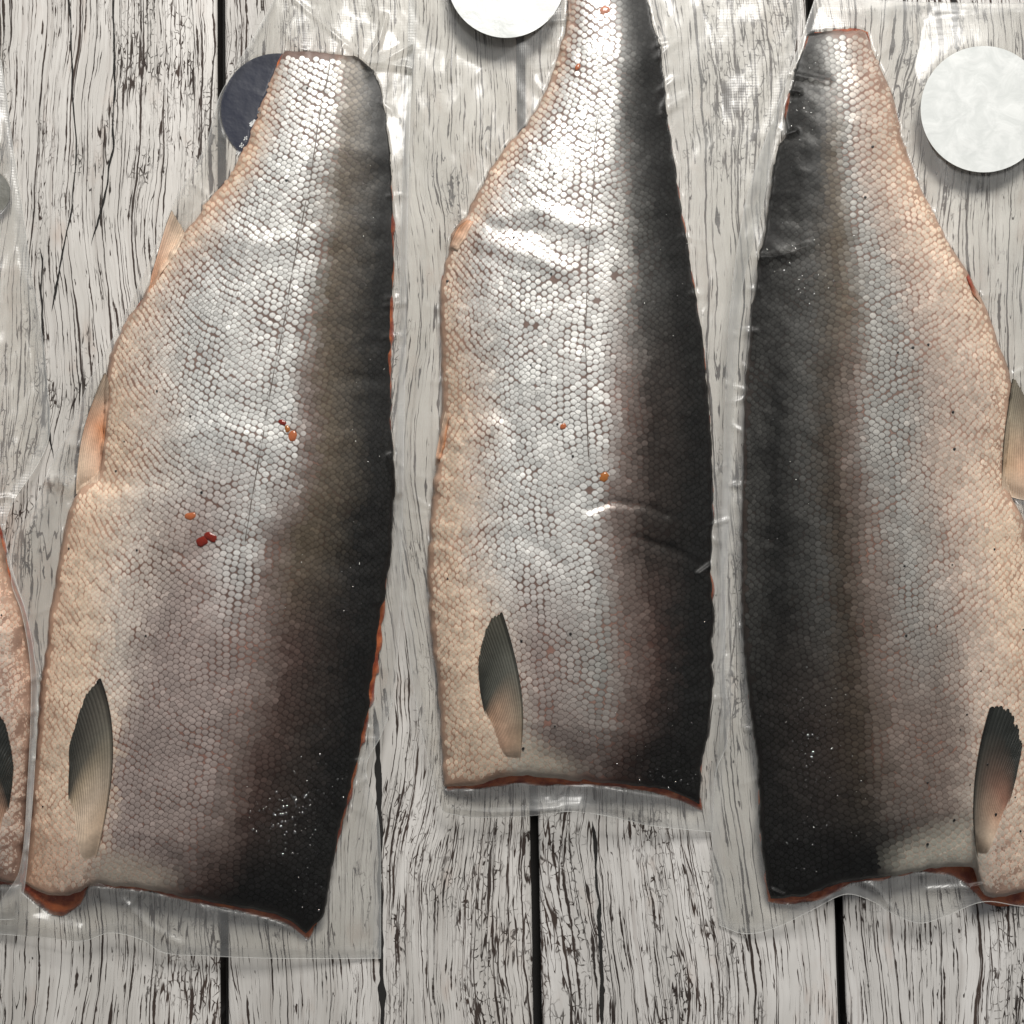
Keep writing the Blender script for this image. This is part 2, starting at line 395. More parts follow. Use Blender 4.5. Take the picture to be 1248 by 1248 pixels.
def fillet(spec):
    nz = VNoise(spec['seed']); dorsal_right = spec['dorsal'] == 'R'
    def height(P, u, v):
        ud = u if dorsal_right else 1 - u              # 0 belly .. 1 back
        top = np.interp(v, [0, .12, .3, .55, .8, 1], np.array(spec.get('thick', [12, 15.5, 20, 25, 27, 25])) * MM)
        edge = (5.0 + 3.5 * ud) * MM * np.interp(v, [0, .3, 1], [.7, 1, 1])
        s = np.clip(1 - np.abs(2 * ud**.86 - 1)**2.4, 0, 1)**.72
        z = edge + (top - edge) * s
        e = np.minimum(np.minimum(v * 9, (1 - v) * 16), 1); z = z * (.55 + .45 * np.sqrt(np.clip(e, 0, 1)))
        z = z + (nz.fbm(P[..., 0] / 70, P[..., 1] / 55, 2) - .5) * 1.1 * MM * np.clip(s * 2, 0, 1)
        for pts, wd, h in spec.get('folds', []): z = z + ridge(P[..., 0], P[..., 1], pts, wd) * h * .6 * MM
        return z
    root = empty('fish_fillet', tuple(w3(*spec['base'], 0.0)), spec['label'], 'fish', 'vacuum packed fish fillets')
    # --- skin
    nu, nv = 110, 300
    P = coons(spec['L'], spec['R'], spec['T'], spec['B'], nu, nv)
    uu, vv = np.meshgrid(np.linspace(0, 1, nu), np.linspace(0, 1, nv))
    # wavy edges
    P = P + ((nz.fbm(P[..., 0]/14, P[..., 1]/14, 2) - .5) * 5.0)[..., None]
    Z = height(P, uu, vv)
    ragged = lambda x_, y_: (nz.fbm(x_/24 + 3, y_/17 + 8, 3) - .5) * .055
    col = table_eval(spec['rows'], P[..., 1], np.clip(uu + ragged(P[..., 0], P[..., 1]), 0, 1))
    mot = nz.fbm(P[..., 0]/30, P[..., 1]/26, 4)[..., None]
    gap = col.copy()
    lum = gap[..., :3].mean(-1, keepdims=True)
    shade = np.clip(lum / .5, 0, 1)
    gap[..., :3] = gap[..., :3] * (1 - .80 * shade * np.clip(gap[..., 3:4] * 1.3 + .15, .0, 1)) * (1 + (np.array([1.22, .86, .76]) - 1) * np.clip(gap[..., 3:4] * 1.6, .15, 1))
    gap[..., :3] *= (.75 + .5 * mot)
    for poly, c, soft in spec.get('patches', []):
        m = blur_poly(poly, P[..., 0], P[..., 1], soft)[..., None]; gap[..., :3] = gap[..., :3]*(1-m) + np.array(c)*m
    # outer rim turns down to the flesh
    W = w3(P[..., 0], P[..., 1], Z)
    V = W.reshape(-1, 3); F = grid_faces(nv, nu)
    loop = np.concatenate([np.arange(0, nu), np.arange(1, nv)*nu + nu-1, (nv-1)*nu + np.arange(nu-2, -1, -1), np.arange(nv-2, 0, -1)*nu])
    cen = V.mean(0); rim = V[loop].copy(); rim[:, :2] += (cen[:2] - rim[:, :2]) / np.linalg.norm(cen[:2] - rim[:, :2], axis=1)[:, None] * .0016; rim[:, 2] = np.maximum(rim[:, 2] - .0035, .0009)
    k = np.arange(len(loop)); k2 = (k + 1) % len(loop); b = len(V)
    F2 = np.stack([loop[k], loop[k2], b + k2, b + k], -1)
    cols = np.concatenate([gap.reshape(-1, 4), gap.reshape(-1, 4)[loop] * np.array([1, .8, .7, 1])])
    skin = mesh_obj('skin', np.concatenate([V, rim]), np.concatenate([F, F2]), M_skin, root, True, cols)
    # --- maps
    m = Maps(); dn_u, dn_v = 620, 2300
    Pd = coons(spec['L'], spec['R'], spec['T'], spec['B'], dn_u, dn_v)
    ud, vd = np.meshgrid(np.linspace(0, 1, dn_u), np.linspace(0, 1, dn_v))
    Pd = Pd + ((nz.fbm(Pd[..., 0]/14, Pd[..., 1]/14, 2) - .5) * 5.0)[..., None]
    m.z, m.u, m.v = rasterise(Pd, (height(Pd, ud, vd), ud, vd))
    m.inside = ~np.isnan(m.z)
    # --- flesh: a slab that shows past the skin where the cut runs
    nu2, nv2 = 60, 200
    def grow(curve, d, side):
        n = len(curve); q = np.array(curve, float).copy(); a = np.linspace(0, 1, n)
        dd = np.interp(a, [x[0] for x in d], [x[1] for x in d])
        q[:, side[0]] += side[1] * dd; return q
    g = spec['flesh']
    Lf = grow(spec['L'], g['L'], (0, -1)); Rf = grow(spec['R'], g['R'], (0, 1)); Tf = grow(spec['T'], g['T'], (1, -1)); Bf = grow(spec['B'], g['B'], (1, 1))
    for a_, b_, i_, j_ in ((Lf, Tf, 0, 0), (Rf, Tf, 0, -1), (Lf, Bf, -1, 0), (Rf, Bf, -1, -1)):
        q = np.array([a_[i_][0], b_[j_][1]]); a_[i_] = q; b_[j_] = q
    Pf = coons(Lf, Rf, Tf, Bf, nu2, nv2)
    Pf = Pf + ((nz.fbm(Pf[..., 0]/17 + 5, Pf[..., 1]/17, 3) - .5) * 8.0)[..., None]
    u2, v2 = np.meshgrid(np.linspace(0, 1, nu2), np.linspace(0, 1, nv2))
    m.wet, = rasterise(coons(Lf, Rf, Tf, Bf, 620, 2300), (np.ones((2300, 620)),)); m.wet = ~np.isnan(m.wet)
    zin = np.nan_to_num(look(np.where(m.inside, m.z, 0), Pf[..., 0], Pf[..., 1]))
    e = np.minimum(np.minimum(u2 * (nu2-1), (1-u2) * (nu2-1)), np.minimum(v2 * (nv2-1), (1-v2) * (nv2-1)))
    Zf = np.interp(e, [0, 1, 2, 4, 8], np.array([.9, 3.4, 4.0, 4.2, 4.4]) * MM) + (nz.fbm(Pf[..., 0]/9, Pf[..., 1]/9, 2) - .5) * 1.2 * MM * (e > 0)
    Zf = np.where(zin > .002, np.minimum(Zf, np.maximum(zin - 1.4 * MM, .9 * MM)), Zf)
    Wf = w3(Pf[..., 0], Pf[..., 1], Zf).reshape(-1, 3); nb = len(Wf)
    lp = np.concatenate([np.arange(0, nu2), np.arange(1, nv2)*nu2 + nu2-1, (nv2-1)*nu2 + np.arange(nu2-2, -1, -1), np.arange(nv2-2, 0, -1)*nu2])
    bt = Wf.copy(); bt[:, 2] = .0007
    fb = grid_faces(nv2, nu2)[:, ::-1] + nb
    k = np.arange(len(lp)); k2 = (k+1) % len(lp)
    fs = np.stack([lp[k2], lp[k], nb + lp[k], nb + lp[k2]], -1)
    mesh_obj('flesh', np.concatenate([Wf, bt]), np.concatenate([grid_faces(nv2, nu2), fb, fs[:, ::-1]]), M_flesh, root, True)
    # --- scales, laid in columns beside the lateral line
    ll = np.array(spec['lateral'], float)
    s_ = []; 
    sx, sy = spec.get('scale', (9.3, 8.0))
    for ci in range(-70, 71):
        ys = np.arange(-60, 1200, sy)
        ys = ys + (sy/2 if ci % 2 else 0)
        f = np.interp(ys, [0, 300, 700, 1100], [.88, .95, 1.06, 1.10]) * spec.get('grow', 1.0)
        lx = np.interp(ys, ll[:, 1], ll[:, 0])
        D_ = 330.0; d = math.copysign(D_ * (1 - math.exp(-abs(ci) * sx * .86 / D_)), ci); shrink = math.exp(-abs(ci) * sx * .86 / D_)**.8
        s_.append(np.stack([lx + d * f, ys + .03 * abs(d) * f, np.full_like(ys, abs(d)), f, np.full_like(ys, shrink)], -1))
    S = np.concatenate(s_)
    wob = np.stack([nz.fbm(S[:, 0]/45, S[:, 1]/45, 2) - .5, nz.fbm(S[:, 0]/45 + 99, S[:, 1]/45, 2) - .5], -1) * 13
    S[:, :2] += wob + rng.normal(0, .55, (len(S), 2))
    S = S[(S[:, 1] > Y0 + 5) & (S[:, 0] > X0 + 5) & (S[:, 1] < 1240) & (S[:, 0] < X0 + MW - 5)]
    su = look(m.u, S[:, 0], S[:, 1]); ok = ~np.isnan(su) & (su > .018) & (su < .985)
    sv = look(m.v, S[:, 0], S[:, 1]); ok &= ~np.isnan(sv) & (sv > .008) & (sv < .992)
    S = S[ok]; su = su[ok]; sv = sv[ok]
    miss = nz.fbm(S[:, 0]/13 + 7, S[:, 1]/7, 2) + rng.normal(0, .05, len(S))
    bare = nz.fbm(S[:, 0]/55 + 70, S[:, 1]/40 + 9, 2)
    keep = miss < spec.get('lost', 1.2) - np.clip(bare - .58, 0, 1) * .7
    near_ll = np.abs(S[:, 2]) < 1
    S = S[keep]; su = su[keep]; sv = sv[keep]
    c = table_eval(spec['rows'], S[:, 1] + rng.normal(0, 3, len(S)), np.clip(su + ragged(S[:, 0], S[:, 1]) + rng.normal(0, .007, len(S)), 0, 1))
    bright = np.exp(rng.normal(0, .085, len(S)))[:, None]
    darkc = c[:, :3].mean(1, keepdims=True) < .09
    c[:, :3] *= np.where(darkc, np.exp(rng.normal(.12, .12, len(S)))[:, None], bright)
    c[:, :3] *= np.minimum(1, .86 / c[:, :3].max(1, keepdims=True))
    # lateral line itself reads darker
    on = (S[:, 2] < 1); c[on, :3] *= .86
    c[:, :3] *= (.82 + .36 * nz.fbm(S[:, 0]/34, S[:, 1]/44, 3))[:, None]
    zz = blur(np.where(m.inside, m.z, 0), 2, 2)
    n = len(S); a = S[:, 3] * np.interp(su if dorsal_right else 1 - su, [0, .15, .4, 1], [.80, .92, 1.0, .95])
    def pos(dx, dy, h): 
        qx = S[:, 0] + dx; qy = S[:, 1] + dy
        zq = look(np.where(m.inside, m.z, zz), qx, qy); return w3(qx, qy, zq + h)
    back = su if dorsal_right else 1 - su
    pm = np.zeros(n); 
    for (poly, pc, soft) in spec.get('patches', []):
        k = blur_poly(poly, S[:, 0], S[:, 1], soft); c[:, :3] = c[:, :3] * (1 - k[:, None]) + np.array(pc) * k[:, None]; pm = np.maximum(pm, k)
    for poly in spec.get('bare', []): pm = np.maximum(pm, blur_poly(poly, S[:, 0], S[:, 1], 14))
    relief = (1 - .85 * pm) * np.interp(back, [0, .15, .35, .65, .85, 1], [.40, .55, 1, 1, .75, .6])
    # thin plates: a rounded free edge towards the tail that rides over the next plate, a root that tucks under
    prof = [(0, -1.0), (.52, -.84), (.92, -.36), (.98, .10), (.55, .75), (0, 1.05), (-.55, .75), (-.98, .10), (-.92, -.36), (-.52, -.84)]
    NP = len(prof); hx, hy = sx * .573 * 1.03, sy * .50 * 1.16
    rings = []
    ja = rng.normal(1, .05, n); jt = rng.normal(0, .07, n); tx = rng.normal(0, .06, n); ty = rng.normal(0, .045, n)
    def plate(qx, qy, f, lift): return pos((qx + jt*qy)*hx*a*ja*f*S[:, 4], (qy - jt*qx)*hy*a*ja*f, (.05 + relief * (lift - (.13 + ty) * qy * f + tx * qx * f)) * MM)
    for (qx, qy) in prof: rings.append(plate(qx, qy, 1.0, .08))
    for (qx, qy) in prof: rings.append(plate(qx, qy, .74, .11))
    rings.append(plate(0*S[:, 0], 0*S[:, 0], 1.0, .115))
    V = np.stack(rings, 1).reshape(-1, 3)
    base = np.arange(n)[:, None, None] * (2*NP + 1)
    tri = np.array([(2*NP, NP + (k+1) % NP, NP + k) for k in range(NP)] + [(NP + k, NP + (k+1) % NP, (k+1) % NP) for k in range(NP)] + [(NP + k, (k+1) % NP, k) for k in range(NP)])[None]
    F = (base + tri).reshape(-1, 3)
    lum = np.clip(c[:, :3].mean(1, keepdims=True) / .5, 0, 1)
    net = np.clip(c[:, 3:4] * 1.2, .25, .95) * (.8 + .35 * nz.fbm(S[:, 0]/50 + 40, S[:, 1]/50, 2)[:, None]) * (1 - .85 * pm[:, None]) * np.interp(back, [0, .12, .3], [.45, .6, 1.0])[:, None]
    edge = c.copy(); edge[:, :3] *= (1 - .93 * net) * (1 + (np.array([1.22, .90, .82]) - 1) * lum)
    edge[:, 3:4] *= .3
    inner = c.copy(); inner[:, :3] *= (1.0 + .08 * net) * (1 + .55 * np.clip(1 - lum * 4, 0, 1)); edge[:, :3] *= 1 - .35 * np.clip(1 - lum * 4, 0, 1)
    cc_ = np.concatenate([np.repeat(edge[:, None], NP, 1), np.repeat(inner[:, None], NP, 1), inner[:, None]], 1)
    cc_[:, [NP + 4, NP + 5, NP + 6], :3] *= .80          # pigment gathers at the root
    mesh_obj('scales', V, F, M_scale, skin, True, cc_.reshape(-1, 4), kind='stuff')
    if 'line' in spec:
        ys = np.linspace(*spec['line'], 260); lx = np.interp(ys, ll[:, 1], ll[:, 0]) + (nz.fbm(ys/45 + 3, ys*0, 2) - .5) * 4
        wl = 1.5 * np.clip(nz.fbm(ys/9, ys*0 + 4, 2) * 2.2 - .35, .12, 1)
        zl = look(np.where(m.inside, m.z, .01), lx, ys) + .36 * MM
        V = np.stack([w3(lx - wl/2, ys, zl), w3(lx, ys, zl + .05*MM), w3(lx + wl/2, ys, zl)], 1).reshape(-1, 3)
        mesh_obj('lateral_line', V, grid_faces(260, 3), M_line, skin, True)
    # --- fins
    for fs_ in spec.get('fins', []): fin(fs_, m, root)
    # --- dark specks of pigment on the skin
    sp = spec.get('specks', 14); pts = []
    tries = 0
    while len(pts) < sp and tries < 4000:
        tries += 1
        x_ = rng.uniform(min(p[0] for p in spec['L']), max(p[0] for p in spec['R'])); y_ = rng.uniform(60, 1060)
        u_ = float(look(m.u, x_, y_)); 
        if math.isnan(u_): continue
        if (u_ if dorsal_right else 1-u_) < .5: pts.append((x_, y_, rng.uniform(.8, 2.0)))
    V = []; F = []
    for (x_, y_, r_) in pts:
        z_ = float(look(m.z, x_, y_)); 
        if math.isnan(z_): continue
        b_ = len(V); pr = [(x_ + r_*math.cos(q)*(.7+.5*random.random()), y_ + r_*math.sin(q)) for q in np.linspace(0, 2*math.pi, 7)[:-1]]
        for q in pr: V.append(w3(*q, z_ + .45*MM))
        V.append(w3(x_, y_, z_ + .75*MM)); F += [(b_ + k, b_ + 6, b_ + (k+1) % 6) for k in range(6)]
    if V: mesh_obj('pigment_specks', V, F, M_speck, skin, True, kind='stuff')
    return root, m

def blur_poly(poly, x, y, soft):
    acc = np.zeros(x.shape); k = 0
    for dx in np.linspace(-soft, soft, 5):
        for dy in np.linspace(-soft, soft, 5): acc += inpoly(poly, x + dx, y + dy); k += 1
    return acc / k

nzs_fin = VNoise(404)
def fin(fs, m, root):
    """a fin lying on the skin: stiff rays fan out from its root, thin skin between"""
    name, rays, cols, lift = fs['name'], fs['rays'], fs['cols'], fs.get('lift', .6)
    rays = int(rays * 1.6); nu = rays * 6 + 1; nv = 200; rr_ = np.random.default_rng(rays * 31 + int(fs['E'][0][0] * 7) % 997)
    us = np.linspace(0, 1, nu)
    uu = us[None].repeat(nv, 0); vv = np.linspace(0, 1, nv)[:, None].repeat(nu, 1)
    kx = us * rays; kid = np.clip(np.floor(kx).astype(int), 0, rays - 1); fr1 = np.abs((kx % 1) - .5) * 2      # 0 on a ray, 1 in the web between
    fr1[-1] = 1
    rl = rr_.uniform(-.010, .006, rays + 1)[kid] - .006 * fr1**2 + .02*np.sin(us*9.0)*0.4                        # every ray its own length, web cut back between them
    vlen = vv * (1 + rl[None] * fs.get('fray', 1.0) * smooth(vv, .5, 1.0))
    lerp = lambda a, b: np.array(a, float)[None] * (1 - us[:, None]) + np.array(b, float)[None] * us[:, None]
    Bq = lerp(fs['B0'], fs['B1'])[None]; Cq = lerp(fs['C0'], fs['C1'])[None]; Eq = catmull(fs['E'], us)[None]
    vq = vlen[..., None]; P = (1-vq)**2 * Bq + 2*vq*(1-vq) * Cq + vq**2 * Eq
    wv = (nzs_fin(uu * 3 + rays, vv * 4) - .5) * 1.4; P = P + wv[..., None]
    fr = fr1[None].repeat(nv, 0)
    zz = look(np.where(m.inside, m.z, 0), P[..., 0], P[..., 1]); zz = np.maximum(zz, fs.get('zmin', 1.6) * MM)
    k = np.ones(9) / 9
    zz = np.apply_along_axis(lambda q: np.convolve(np.pad(q, 4, 'edge'), k, 'valid'), 0, zz)
    ed = np.sin(np.clip(uu, 0, 1) * math.pi); LEAD = 1.0
    Z = zz + (lift * np.clip(ed * 3, .35, 1) + .28 * (1 - fr**2) + .9 * np.exp(-((uu - LEAD) / .05)**2)) * MM
    Z += .8 * MM * smooth(vv, .0, .25) * ed
    Z -= 1.5 * MM * (1 - smooth(vv, .0, .14)) + 1.2 * MM * (1 - smooth(uu, .0, .35)) * (1 - smooth(vv, .45, .78)) * fs.get('sink', 1.0)
    W = w3(P[..., 0], P[..., 1], Z)
    vs_ = [c[0] for c in cols]; cu = [np.array(c[1]) for c in cols]; cl = [np.array(c[2]) for c in cols]
    A = np.stack([np.interp(vv, vs_, [c[k] for c in cu]) for k in range(3)], -1)   # colour at the trailing side
    B = np.stack([np.interp(vv, vs_, [c[k] for c in cl]) for k in range(3)], -1)   # colour at the leading side
    w_ = uu[..., None]
    c = A * (1 - w_) + B * w_
    c = c * (.80 + (.32 * (1 - fr**1.5)) * smooth(vv, .1, .4) + .25 * (nzs_fin(uu * 7, vv * 9) - .5))[..., None]
    edge = np.exp(-((uu - LEAD) / .03)**2)[..., None]; c = c * (1 - edge * .85 * smooth(vv, .05, .3)[..., None])
    c = np.concatenate([c, np.ones(c.shape[:2] + (1,))], -1)
    V = W.reshape(-1, 3); b = len(V); V2 = V.copy(); V2[:, 2] = V2[:, 2] - .0007
    ix = np.round(P[..., 0] - X0).astype(int).ravel(); iy = np.round(P[..., 1] - Y0).astype(int).ravel()
    m.z = np.where(m.inside, m.z, 0); m.fin = True; np.maximum.at(m.z, (iy, ix), Z.ravel()); m.inside[iy, ix] = True
    F = grid_faces(nv, nu)
    if fs.get('flip', True): F = F[:, ::-1]
    lp = np.concatenate([np.arange(0, nu), np.arange(1, nv)*nu + nu-1, (nv-1)*nu + np.arange(nu-2, -1, -1), np.arange(nv-2, 0, -1)*nu])
    kk = np.arange(len(lp)); k2 = (kk+1) % len(lp)
    Fs = np.stack([lp[kk], lp[k2], b + lp[k2], b + lp[kk]], -1)
    cc = c.reshape(-1, 4)
    o = mesh_obj(name, np.concatenate([V, V2]), np.concatenate([F, F[:, ::-1] + b, Fs]), M_fin, root, True, np.concatenate([cc, cc * .7]))
    if fs.get('label'): o['label'] = fs['label']
    return o
M_line = simple('lateral_line', (.10, .075, .065), .5)
M_speck = simple('dark_pigment', (.006, .005, .005), .5)

DK = (.022, .024, .022); GR = (.10, .095, .08); TN = (.50, .39, .30); PK = (.66, .42, .30); CR = (.76, .60, .47); RD = (.40, .07, .04); ORG = (.55, .23, .10)
F1 = dict(line=(68, 660), seed=11, dorsal='R', base=(255, 620), label='large fillet at left with orange egg smears, its tail covering the navy sticker',
  L=[(335,82),(322,120),(305,165),(285,207),(255,243),(225,285),(195,330),(165,375),(140,415),(129,460),(126,520),(118,580),(90,607),(78,650),(65,720),(55,790),(48,850),(42,930),(36,1000),(29,1076)],
  R=[(453,84),(463,105),(472,160),(476,230),(478,300),(475,400),(476,500),(481,570),(478,650),(472,705),(460,770),(456,810),(440,900),(417,1000),(400,1080),(393,1115),(372,1137)],
  T=[(335,82),(345,67),(353,63),(400,65),(435,70),(453,84)],
  B=[(29,1076),(48,1086),(72,1092),(98,1087),(110,1078),(140,1080),(180,1084),(256,1100),(304,1108),(350,1120),(372,1137)],
  lateral=[(415,-60),(401,79),(381,200),(342,412),(310,588),(300,650),(287,760),(275,900),(262,1000),(250,1200)], scale=(8.7, 7.3),
  rows=[(80,[(0,'pink'),(.12,'warm'),(.25,'silver'),(.58,'silver'),(.72,'brown'),(.9,'black')]),
        (200,[(0,'pink'),(.10,'cream'),(.2,'warm'),(.28,'silver'),(.50,'silver'),(.60,'sgrey'),(.70,'brown'),(.92,'black')]),
        (350,[(0,'cream'),(.1,'warm'),(.25,'silver'),(.62,'silver'),(.68,'sgrey'),(.735,'brown'),(.92,'black')]),
        (520,[(0,'cream'),(.06,'cream'),(.18,'warm'),(.33,'silver'),(.64,'silver'),(.70,'mauve'),(.76,'brown'),(.93,'black')]),
        (660,[(0,'cream'),(.08,'cream'),(.22,'warm'),(.42,'spink'),(.56,'silver'),(.64,'mauve'),(.73,'brown'),(.90,'black')]),
        (800,[(0,'cream'),(.12,'cream'),(.22,'warm'),(.36,'spink'),(.58,'spink'),(.67,'mauve'),(.74,'maroon'),(.84,'dark'),(.94,'black')]),
        (950,[(0,'cream'),(.24,'cream'),(.30,'spink'),(.55,'spink'),(.63,'mauve'),(.70,'maroon'),(.82,'dark'),(.94,'black')]),
        (1090,[(0,'pink'),(.22,'tan'),(.34,'spink'),(.50,'mauve'),(.62,'maroon'),(.72,'black')])],
  patches=[([(120,1050),(140,1040),(175,1052),(215,1072),(205,1087),(110,1082)], (.58,.51,.43), 12)],
  bare=[[(30,1000),(100,1000),(125,1090),(20,1095)], [(60,620),(80,600),(110,600),(90,700),(50,860),(40,860)]],
  flesh=dict(L=[(0,-3),(.08,1),(.12,-4),(.9,-4),(1,3)], R=[(0,-3),(.12,-3),(.2,2),(.36,3),(.42,-5),(.52,-5),(.62,6),(.8,3),(.88,-4),(1,3)], T=[(0,-2),(1,-2)], B=[(0,9),(.1,18),(.24,28),(.30,14),(.36,2),(.6,3),(.9,7),(1,8)]),
  folds=[([(250,280),(330,300),(400,285)],14,1.2),([(150,560),(260,520),(330,540)],16,1.2),([(180,690),(300,660),(420,690)],16,-1.3),([(120,500),(200,470)],12,1.0)],
  fins=[dict(name='pectoral_fin', B0=(98,1056), C0=(80,1000), B1=(111,1067), C1=(157,913), E=[(84,938),(85,912),(92,882),(105,849),(122,827)], rays=13,
             cols=[(0,CR,CR),(.25,CR,(.50,.38,.28)),(.42,CR,(.30,.25,.20)),(.6,(.40,.31,.22),(.19,.17,.135)),(.72,(.06,.055,.045),(.13,.12,.10)),(.85,DK,(.10,.09,.075)),(1,DK,(.05,.047,.04))], lift=.5),
        dict(name='pelvic_fin', sink=0.0, B0=(120,594), C0=(128,535), B1=(93,602), C1=(90,525), E=[(132,486),(133,468),(128,455)], rays=8, cols=[(0,CR,CR),(.3,PK,CR),(.6,ORG,PK),(.85,PK,(.40,.33,.26)),(1,TN,TN)], lift=.5, zmin=2.5),
        dict(name='anal_fin', sink=0.0, B0=(202,328), C0=(214,310), B1=(179,364), C1=(191,305), E=[(226,286),(219,272),(208,256)], rays=6, cols=[(0,CR,ORG),(.5,CR,PK),(1,CR,TN)], lift=.5, zmin=2.5)])
F2 = dict(line=(140, 560), seed=23, dorsal='R', base=(690, 520), label='middle fillet with the brightest silver side and a dark crease near its back',
  L=[(694,-45),(692,10),(686,45),(678,72),(667,103),(645,148),(616,181),(585,230),(570,262),(554,278),(545,310),(538,350),(536,400),(538,500),(534,550),(527,600),(522,700),(524,760),(534,840),(538,900),(541,959)],
  R=[(783,-45),(791,10),(800,45),(807,72),(810,110),(815,150),(822,200),(830,250),(838,300),(846,350),(854,400),(860,450),(865,510),(868,600),(869,655),(866,680),(869,720),(869,800),(867,860),(861,905),(854,950),(852,980)],
  T=[(694,-45),(740,-48),(783,-45)],
  B=[(541,959),(584,956),(632,946),(668,948),(716,952),(764,956),(820,965),(852,980)],
  lateral=[(750,-60),(748,0),(740,100),(728,150),(722,240),(716,330),(714,420),(716,520),(720,620),(728,700),(732,800),(735,950),(738,1200)], scale=(8.9, 7.4), lost=.94,
  rows=[(-40,[(0,'pink'),(.18,'silver'),(.50,'silver'),(.62,'dgrey'),(.8,'black')]),
        (120,[(0,'cream'),(.1,'warm'),(.18,'silver'),(.58,'silver'),(.68,'dgrey'),(.82,'black')]),
        (300,[(0,'cream'),(.07,'warm'),(.14,'silver'),(.63,'silver'),(.72,'sgrey'),(.78,'dgrey'),(.9,'black')]),
        (500,[(0,'cream'),(.05,'cream'),(.14,'warm'),(.25,'silver'),(.60,'silver'),(.68,'mauve'),(.78,'dark'),(.95,'black')]),
        (650,[(0,'cream'),(.07,'cream'),(.16,'warm'),(.28,'silver'),(.57,'silver'),(.65,'mauve'),(.76,'dark'),(.92,'black')]),
        (800,[(0,'cream'),(.16,'cream'),(.26,'warm'),(.36,'spink'),(.60,'sgrey'),(.68,'mauve'),(.78,'maroon'),(.9,'black')]),
        (950,[(0,'cream'),(.24,'cream'),(.30,'pale'),(.40,'mauve'),(.60,'mauve'),(.68,'maroon'),(.80,'black')])],
  patches=[([(632,900),(650,905),(690,930),(720,950),(640,948),(628,935)], (.55,.50,.42), 12)],
  bare=[[(540,930),(600,920),(630,940),(630,960),(535,965)]],
  flesh=dict(L=[(0,-3),(.45,-4),(.5,-4),(.56,1),(.62,-4),(1,-2)], R=[(0,-4),(.22,-3),(.3,1),(.45,-1),(.6,0),(.7,-2),(.74,3),(.8,-4),(.92,-3),(1,3)], T=[(0,-2),(1,-2)], B=[(0,3),(.2,7),(.4,11),(.6,4),(.8,8),(1,7)]),
  folds=[([(600,262),(650,255),(715,280)],12,2.0),([(590,296),(640,310),(690,330)],12,1.8),([(600,278),(660,285)],8,-1.2),([(575,480),(620,510),(640,570)],12,-1.2),
         ([(718,622),(745,612),(790,618),(812,628)],5,-2.0),([(775,655),(820,670),(855,690),(868,702)],5,-2.6),([(590,660),(640,655),(690,690)],12,-1.2),([(560,540),(600,520)],10,1.4)],
  fins=[dict(name='pectoral_fin', B0=(616,928), C0=(590,888), B1=(631,936), C1=(651,860), E=[(585,838),(583,806),(587,780),(595,761),(611,744)], rays=14,
             cols=[(0,CR,CR),(.2,PK,(.44,.33,.24)),(.38,PK,(.20,.175,.135)),(.55,(.44,.27,.18),(.13,.125,.105)),(.70,(.05,.05,.042),(.11,.11,.095)),(.85,DK,(.075,.075,.062)),(1,(.04,.04,.035),(.07,.065,.05))], lift=.5),
        dict(name='pelvic_fin', sink=0.0, B0=(535,566), C0=(543,545), B1=(531,568), C1=(533,535), E=[(547,512),(546,505),(543,501)], rays=4, cols=[(0,ORG,PK),(1,ORG,CR)], lift=.5, zmin=4),
        dict(name='anal_fin', sink=0.0, B0=(556,310), C0=(566,292), B1=(547,305), C1=(549,284), E=[(578,270),(572,268),(566,269)], rays=3, cols=[(0,CR,PK),(1,PK,ORG)], lift=.5, zmin=5)])
